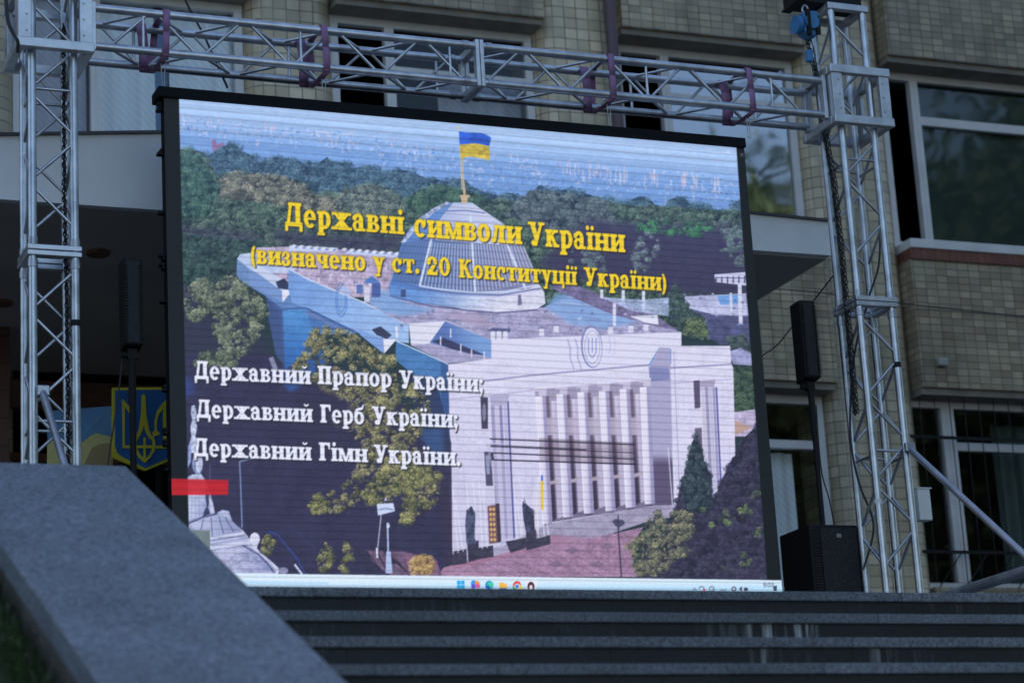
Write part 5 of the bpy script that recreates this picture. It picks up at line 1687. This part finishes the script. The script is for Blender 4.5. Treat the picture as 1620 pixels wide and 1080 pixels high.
pL = [at(100, 40, 13.09), at(101, 300, 13.09), at(105, 480, 13.09), at(107, 640, 13.09), at(108, 760, 13.09)]
chain('hoist_chain', 'black hoist chain hanging inside the left tower', pL, ((0, 0), (.012, .02), (-.004, -.02)))
pR = [at(1300, 190, 13.08), at(1318, 290, 13.08), at(1332, 420, 13.08), at(1343, 540, 13.08), at(1353, 655, 13.08)]
chain('hoist_chain', 'black hoist chain hanging inside the right tower behind its front tubes', pR, ((0, 0), (.014, .02), (-.014, -.01), (.004, -.03)))

lb = thing('lifting_bar', (7.9, YT + .1, 7.75), 'black lifting bar lying across the open top of the right tower', 'lifting bar')
MB().box(7.66, YT + .02, 7.752, 8.16, YT + .20, 7.85).build('bar', M['black'], lb, bev=.006)
MB().box(7.655, YT - .02, 7.746, 7.72, YT + .22, 7.756).build('bar_shoe', M['black'], lb)
hb = at(1276, 40, YT + .03)
ho = thing('chain_hoist', hb - Vector((0, 0, .02)), 'blue chain hoist hanging from the black bar beside the right tower', 'hoist')
bpr = MB()
bpr.prism([(hb.x - .035, hb.z + .06), (hb.x + .05, hb.z + .07), (hb.x + .065, hb.z + .02), (hb.x + .06, hb.z - .06), (hb.x + .02, hb.z - .085), (hb.x - .04, hb.z - .06)], 'y', hb.y - .045, hb.y + .045)
bpr.build('body', M['hoist'], ho, bev=.01)
one('wheel_cover', 'hoist', ho, 'tube', (hb.x - .045, hb.y - .002, hb.z - .01), (hb.x - .075, hb.y - .002, hb.z - .01), .052, 24)
one('wheel_cover', 'hoist', ho, 'tube', (hb.x + .002, hb.y - .066, hb.z - .005), (hb.x + .002, hb.y - .045, hb.z - .005), .042, 24)
one('guide', 'black', ho, 'box', hb.x - .03, hb.y - .072, hb.z - .085, hb.x - .012, hb.y - .045, hb.z + .06)
one('guide', 'black', ho, 'box', hb.x + .026, hb.y - .060, hb.z - .075, hb.x + .05, hb.y - .045, hb.z + .03)
hk = MB()
hk.torus((hb.x, hb.y, hb.z + .085), (1, 0, 0), (0, 0, 1), .018, .026, .006, 14, 6)
hk.build('hook', M['steel'], ho)
dn_ = at(1291, 116, YT + .03)
ch = MB()
for off, a in ((0, 0), (.014, .5), (-.016, .3)):
    p_, q_ = hb + Vector((.005 + off, 0, -.09)), dn_ + Vector((off * .6, 0, 0))
    m = int((q_ - p_).length / .024)
    dn2 = (q_ - p_).normalized()
    for k in range(m):
        sd_ = Vector((1, 0, 0)) if k % 2 else Vector((0, 1, 0))
        ch.torus(p_ + (q_ - p_) * ((k + .5) / m), sd_, dn2, .0075, .015, .0034, 8, 5)
ch.build('chain', M['chain'], ho)
ho.scale = (1.22, 1.22, 1.22)
one('lower_block', 'hoist', ho, 'box', hb.x - .02, hb.y - .02, hb.z - .22, hb.x + .015, hb.y + .02, hb.z - .15, bev=.008)
one('hook', 'steel', ho, 'tube', hb + Vector((.012, 0, -.1)), dn_ + Vector((.01, .01, .01)), .008, 8)

# ---------------------------------------------------------------- loudspeakers
def column(label, x0, x1, y, z0, z1, dep, flare, rot):
    c = Vector(((x0 + x1) / 2, y + dep / 2, z0))
    t = thing('column_speaker', c, label, 'loudspeaker', 'slim column loudspeakers on poles')
    w2 = (x1 - x0) / 2
    prof = [(y, z0 + .02), (y + dep, z0 - .0), (y + dep, z1), (y, z1 + .004)]
    MB().prism(prof, 'x', x0, x1).build('cabinet', M['black'], t, bev=.008)
    gq = MB()
    gq.prism([(y - .006, z0 + .03), (y - .001, z0 + .03), (y - .001, z1 - .012), (y - .006, z1 - .012)], 'x', x0 + .016, x1 - .016)
    z = z0 + .045
    while z < z1 - .03:
        for xx in (x0 + .004, x1 - .024):
            gq.box(xx, y - .016, z, xx + .02, y - .0062, z + .006)
        z += .0165
    gq.build('grille', M['grille'], t)
    kn = MB().tube((x0 - .004, y + dep * .5, z0 - .03), (x0 + .03, y + dep * .5, z0 - .03), .018, 14)
    kn.box(c.x - .025, y + dep * .5 - .02, z0 - .055, c.x + .03, y + dep * .5 + .02, z0 + .004)
    kn.build('pole_socket', M['black'], t)
    return t


column('black column loudspeaker left of the screen in front of the dark entrance', 3.155, 3.268, 13.2, 5.215, 5.75, .125, 0, 0)
column('black column loudspeaker right of the screen against the tiled wall', 7.607, 7.722, 13.2, 5.212, 5.745, .135, 0, 0)
pl = thing('speaker_pole', (3.213, 13.265, ZT), 'black speaker pole under the left column loudspeaker', 'pole', 'speaker poles')
one('lower_tube', 'black', pl, 'tube', (3.213, 13.265, ZT + .012), (3.213, 13.265, 4.9), .019, 14)
one('upper_tube', 'black', pl, 'tube', (3.213, 13.265, 4.9), (3.213, 13.265, 5.163), .022, 14)
one('base_disc', 'black', pl, 'tube', (3.213, 13.265, ZT), (3.213, 13.265, ZT + .012), .2, 32)
pr = thing('speaker_pole', (7.672, 13.27, 4.285), 'black speaker pole standing on the subwoofer under the right column loudspeaker', 'pole', 'speaker poles')
one('lower_tube', 'black', pr, 'tube', (7.672, 13.27, 4.270), (7.672, 13.27, 4.85), .017, 14)
one('upper_tube', 'black', pr, 'tube', (7.672, 13.27, 4.85), (7.672, 13.27, 5.16), .021, 14)
sb = thing('subwoofer', (7.71, 13.4, ZT), 'black subwoofer cabinet on the platform between screen and right tower', 'subwoofer')
SXa, SXb, SYa, SYb, SZt = 7.53, 7.886, 13.2, 13.60, 4.268
MB().box(SXa, SYa, ZT + .015, SXb, SYb, SZt).build('cabinet', M['black'], sb, bev=.012)
gs = MB().box(SXa + .075, SYa - .007, ZT + .05, SXb - .02, SYa - .0012, SZt - .025)
z = ZT + .06
while z < SZt - .04:
    gs.box(SXa + .014, SYa - .008, z, SXa + .062, SYa - .0012, z + .007)
    z += .018
go = gs.build('grille', M['grille'], sb)
MB().box(SXa + .19, SYa - .011, SZt - .085, SXa + .222, SYa - .0075, SZt - .06).build('badge', M['badge'], go)
for xx in (SXa + .03, SXb - .06):
    MB().tube((xx, SYa + .06, ZT), (xx, SYa + .06, ZT + .015), .02, 12).build('foot', M['rubber'], sb)

# ---------------------------------------------------------------- cables
def cable(label, pts, r, name='cable', m='cable'):
    P = [Vector(p_) for p_ in pts]
    out = []
    for i in range(len(P) - 1):
        p0, p1, p2, p3 = P[max(0, i - 1)], P[i], P[i + 1], P[min(len(P) - 1, i + 2)]
        for k in range(8):
            t = k / 8
            out.append(.5 * ((2 * p1) + (p2 - p0) * t + (2 * p0 - 5 * p1 + 4 * p2 - p3) * t * t + (3 * p1 - p0 - 3 * p2 + p3) * t ** 3))
    out.append(P[-1])
    return tag(MB().path(out, r, 6).build(name, M[m]), label, 'cable')


cable('black cable running down behind the beam to the top left of the screen', [at(280, -30, 13.3), at(300, 15, 13.3), at(322, 55, 13.3), at(342, 100, 13.25), at(360, 139, 13.16)], .007)
cable('thin black cable from the left column loudspeaker down to the stair wall', [at(194, 556, 13.3), at(190, 600, 13.3), at(182, 660, 13.3), at(174, 710, 13.3), at(168, 760, 13.3)], .005)
cable('black cable sagging from the screen past the right loudspeaker to the tower', [at(1205, 563, 13.5), at(1230, 545, 13.5), at(1252, 518, 13.5), at(1290, 472, 13.5), at(1318, 436, 13.3)], .005)
cable('thin cable strung along the tiled wall behind the right tower', [at(1215, 456, 17.55), at(1300, 463, 17.6), at(1420, 479, 17.7), at(1520, 490, 17.72), at(1640, 503, 17.74)], .006)
cable('thin black cable beside the right speaker pole down to the subwoofer', [at(1291, 640, 13.34), at(1299, 740, 13.36), at(1312, 790, 13.38), at(1320, 832, 13.4)], .0045)
cable('black cable with frayed tape on the left sleeve block', [at(9, -10, 12.72), at(12, 30, 12.73), at(20, 52, 12.73), at(28, 66, 12.72), at(28, 84, 12.75)], .011)
cable('dark cable tangled inside the right tower', [at(1385, 250, 13.12), at(1392, 400, 13.12), at(1375, 470, 13.1), at(1352, 560, 13.1), at(1345, 680, 13.1), at(1358, 760, 13.12), at(1382, 830, 13.1), at(1366, 900, 13.1)], .007)

# small things
wb = thing('equipment_box', at(1460, 825, 13.0), 'small white box tied to the right tower below its slanting stay', 'box')
q0, q1 = at(1449, 773, 13.0), at(1474, 823, 13.0)
MB().box(q0.x, 12.985, q1.z, q1.x, 13.05, q0.z).build('case', M['white'], wb, bev=.006)
MB().box(q0.x - .006, 12.978, q0.z - .001, q1.x + .012, 13.055, q0.z + .008).build('lid', M['white'], wb, bev=.003)
q0, q1 = at(297, 838, 12.6), at(333, 868, 12.6)
cx = thing('cardboard_box', ((q0.x + q1.x) / 2, 12.7, ZT), 'cream cardboard box at the foot of the screen behind the stair wall', 'box')
MB().box(q0.x - .2, 12.6, ZT, q1.x, 12.85, q0.z - .002).build('carton', M['cream'], cx, bev=.004)
MB().prism([(q0.x - .2, q0.z), (q1.x + .002, q0.z), (q1.x - .05, q0.z - .075), (q0.x + .02, q0.z - .055)], 'y', 12.592, 12.598).build('flap', M['cream'], cx)

# ---------------------------------------------------------------- trees on the square mirrored in the windows; last two unseen, added for shade
bark = weathered('bark', (.09, .07, .05), .9, 0, 9, .4)
leafm = mat('tree leaves', (.06, .10, .03), .6)
L(leafm, ramp(leafm, noise(leafm, pos(leafm), 1.4, 3), [(.3, (.035, .065, .018)), (.7, (.085, .13, .04))]), bsdf(leafm).inputs['Base Color'])
spots = [((24, -7, 0), 1.0, 'tall leafy tree on the square mirrored in the middle upper window'), ((30, -9, 0), 1.08, 'tall leafy tree on the square mirrored in the right upper window'),
         ((33, -3, 0), .85, 'leafy tree on the square mirrored in the right ground floor window'), ((17, -10, 0), .9, 'leafy tree on the square opposite the entrance'), ((-5.5, 4.5, 0), .7, 'unseen leafy tree added left of the stair wall to shade its side'),
         ((23.5, 7.0, 0), .9, 'unseen leafy tree added right of the stairs to shade the right facade')]
trunk = MB()
tips = []
trunk.tube((0, 0, -.2), (.1, .05, 6.5), .32, 12, .22)
for k in range(16):
    a = k * 2.4
    z0 = 4.2 + k * .55
    r0 = 4.2 * math.sin(min(1, (17.5 - z0) / 11) * math.pi * .62)
    q = Vector((math.cos(a) * r0, math.sin(a) * r0, z0 + 2.2 + k * .12))
    trunk.tube((.1, .05, z0), q, .12, 8, .03)
    tips.append(q)
trunk.tube((.1, .05, 6.5), (.2, 0, 15.5), .22, 10, .04)
crown = MB()
for k in range(22000):
    if rnd.random() < .6:
        c = rnd.choice(tips) + Vector((rnd.gauss(0, .95), rnd.gauss(0, .95), rnd.gauss(.2, .85)))
    else:
        z = rnd.uniform(4.5, 17.5)
        r_ = 4.6 * math.sin(math.pi * min(1, max(.02, (z - 3.2) / 15))) ** .7 * math.sqrt(rnd.random())
        a = rnd.uniform(0, 6.28)
        c = Vector((math.cos(a) * r_, math.sin(a) * r_, z))
    n1 = Vector((rnd.gauss(0, 1), rnd.gauss(0, 1), rnd.gauss(0, 1))).normalized()
    n2 = n1.orthogonal().normalized()
    s_ = rnd.uniform(.09, .2)
    crown.add([c - n1 * s_, c + n2 * s_ * .5, c + n1 * s_, c - n2 * s_ * .5], [(0, 1, 2, 3)])
t0 = thing('tree', (0, 0, 0), '', 'tree')
o1, o2 = trunk.build('trunk', bark, t0), crown.build('crown', leafm, t0)
for i, (loc, sc_, lab) in enumerate(spots):
    if i == 0:
        t, parts_ = t0, (o1, o2)
    else:
        t = t0.copy()
        SC.collection.objects.link(t)
        for o in (o1, o2):
            c = o.copy()
            SC.collection.objects.link(c)
            c.parent = t
    t.location, t.rotation_euler, t.scale = loc, (0, 0, i * 1.3), (sc_, sc_, sc_)
    tag(t, lab, 'tree', 'trees on the square')
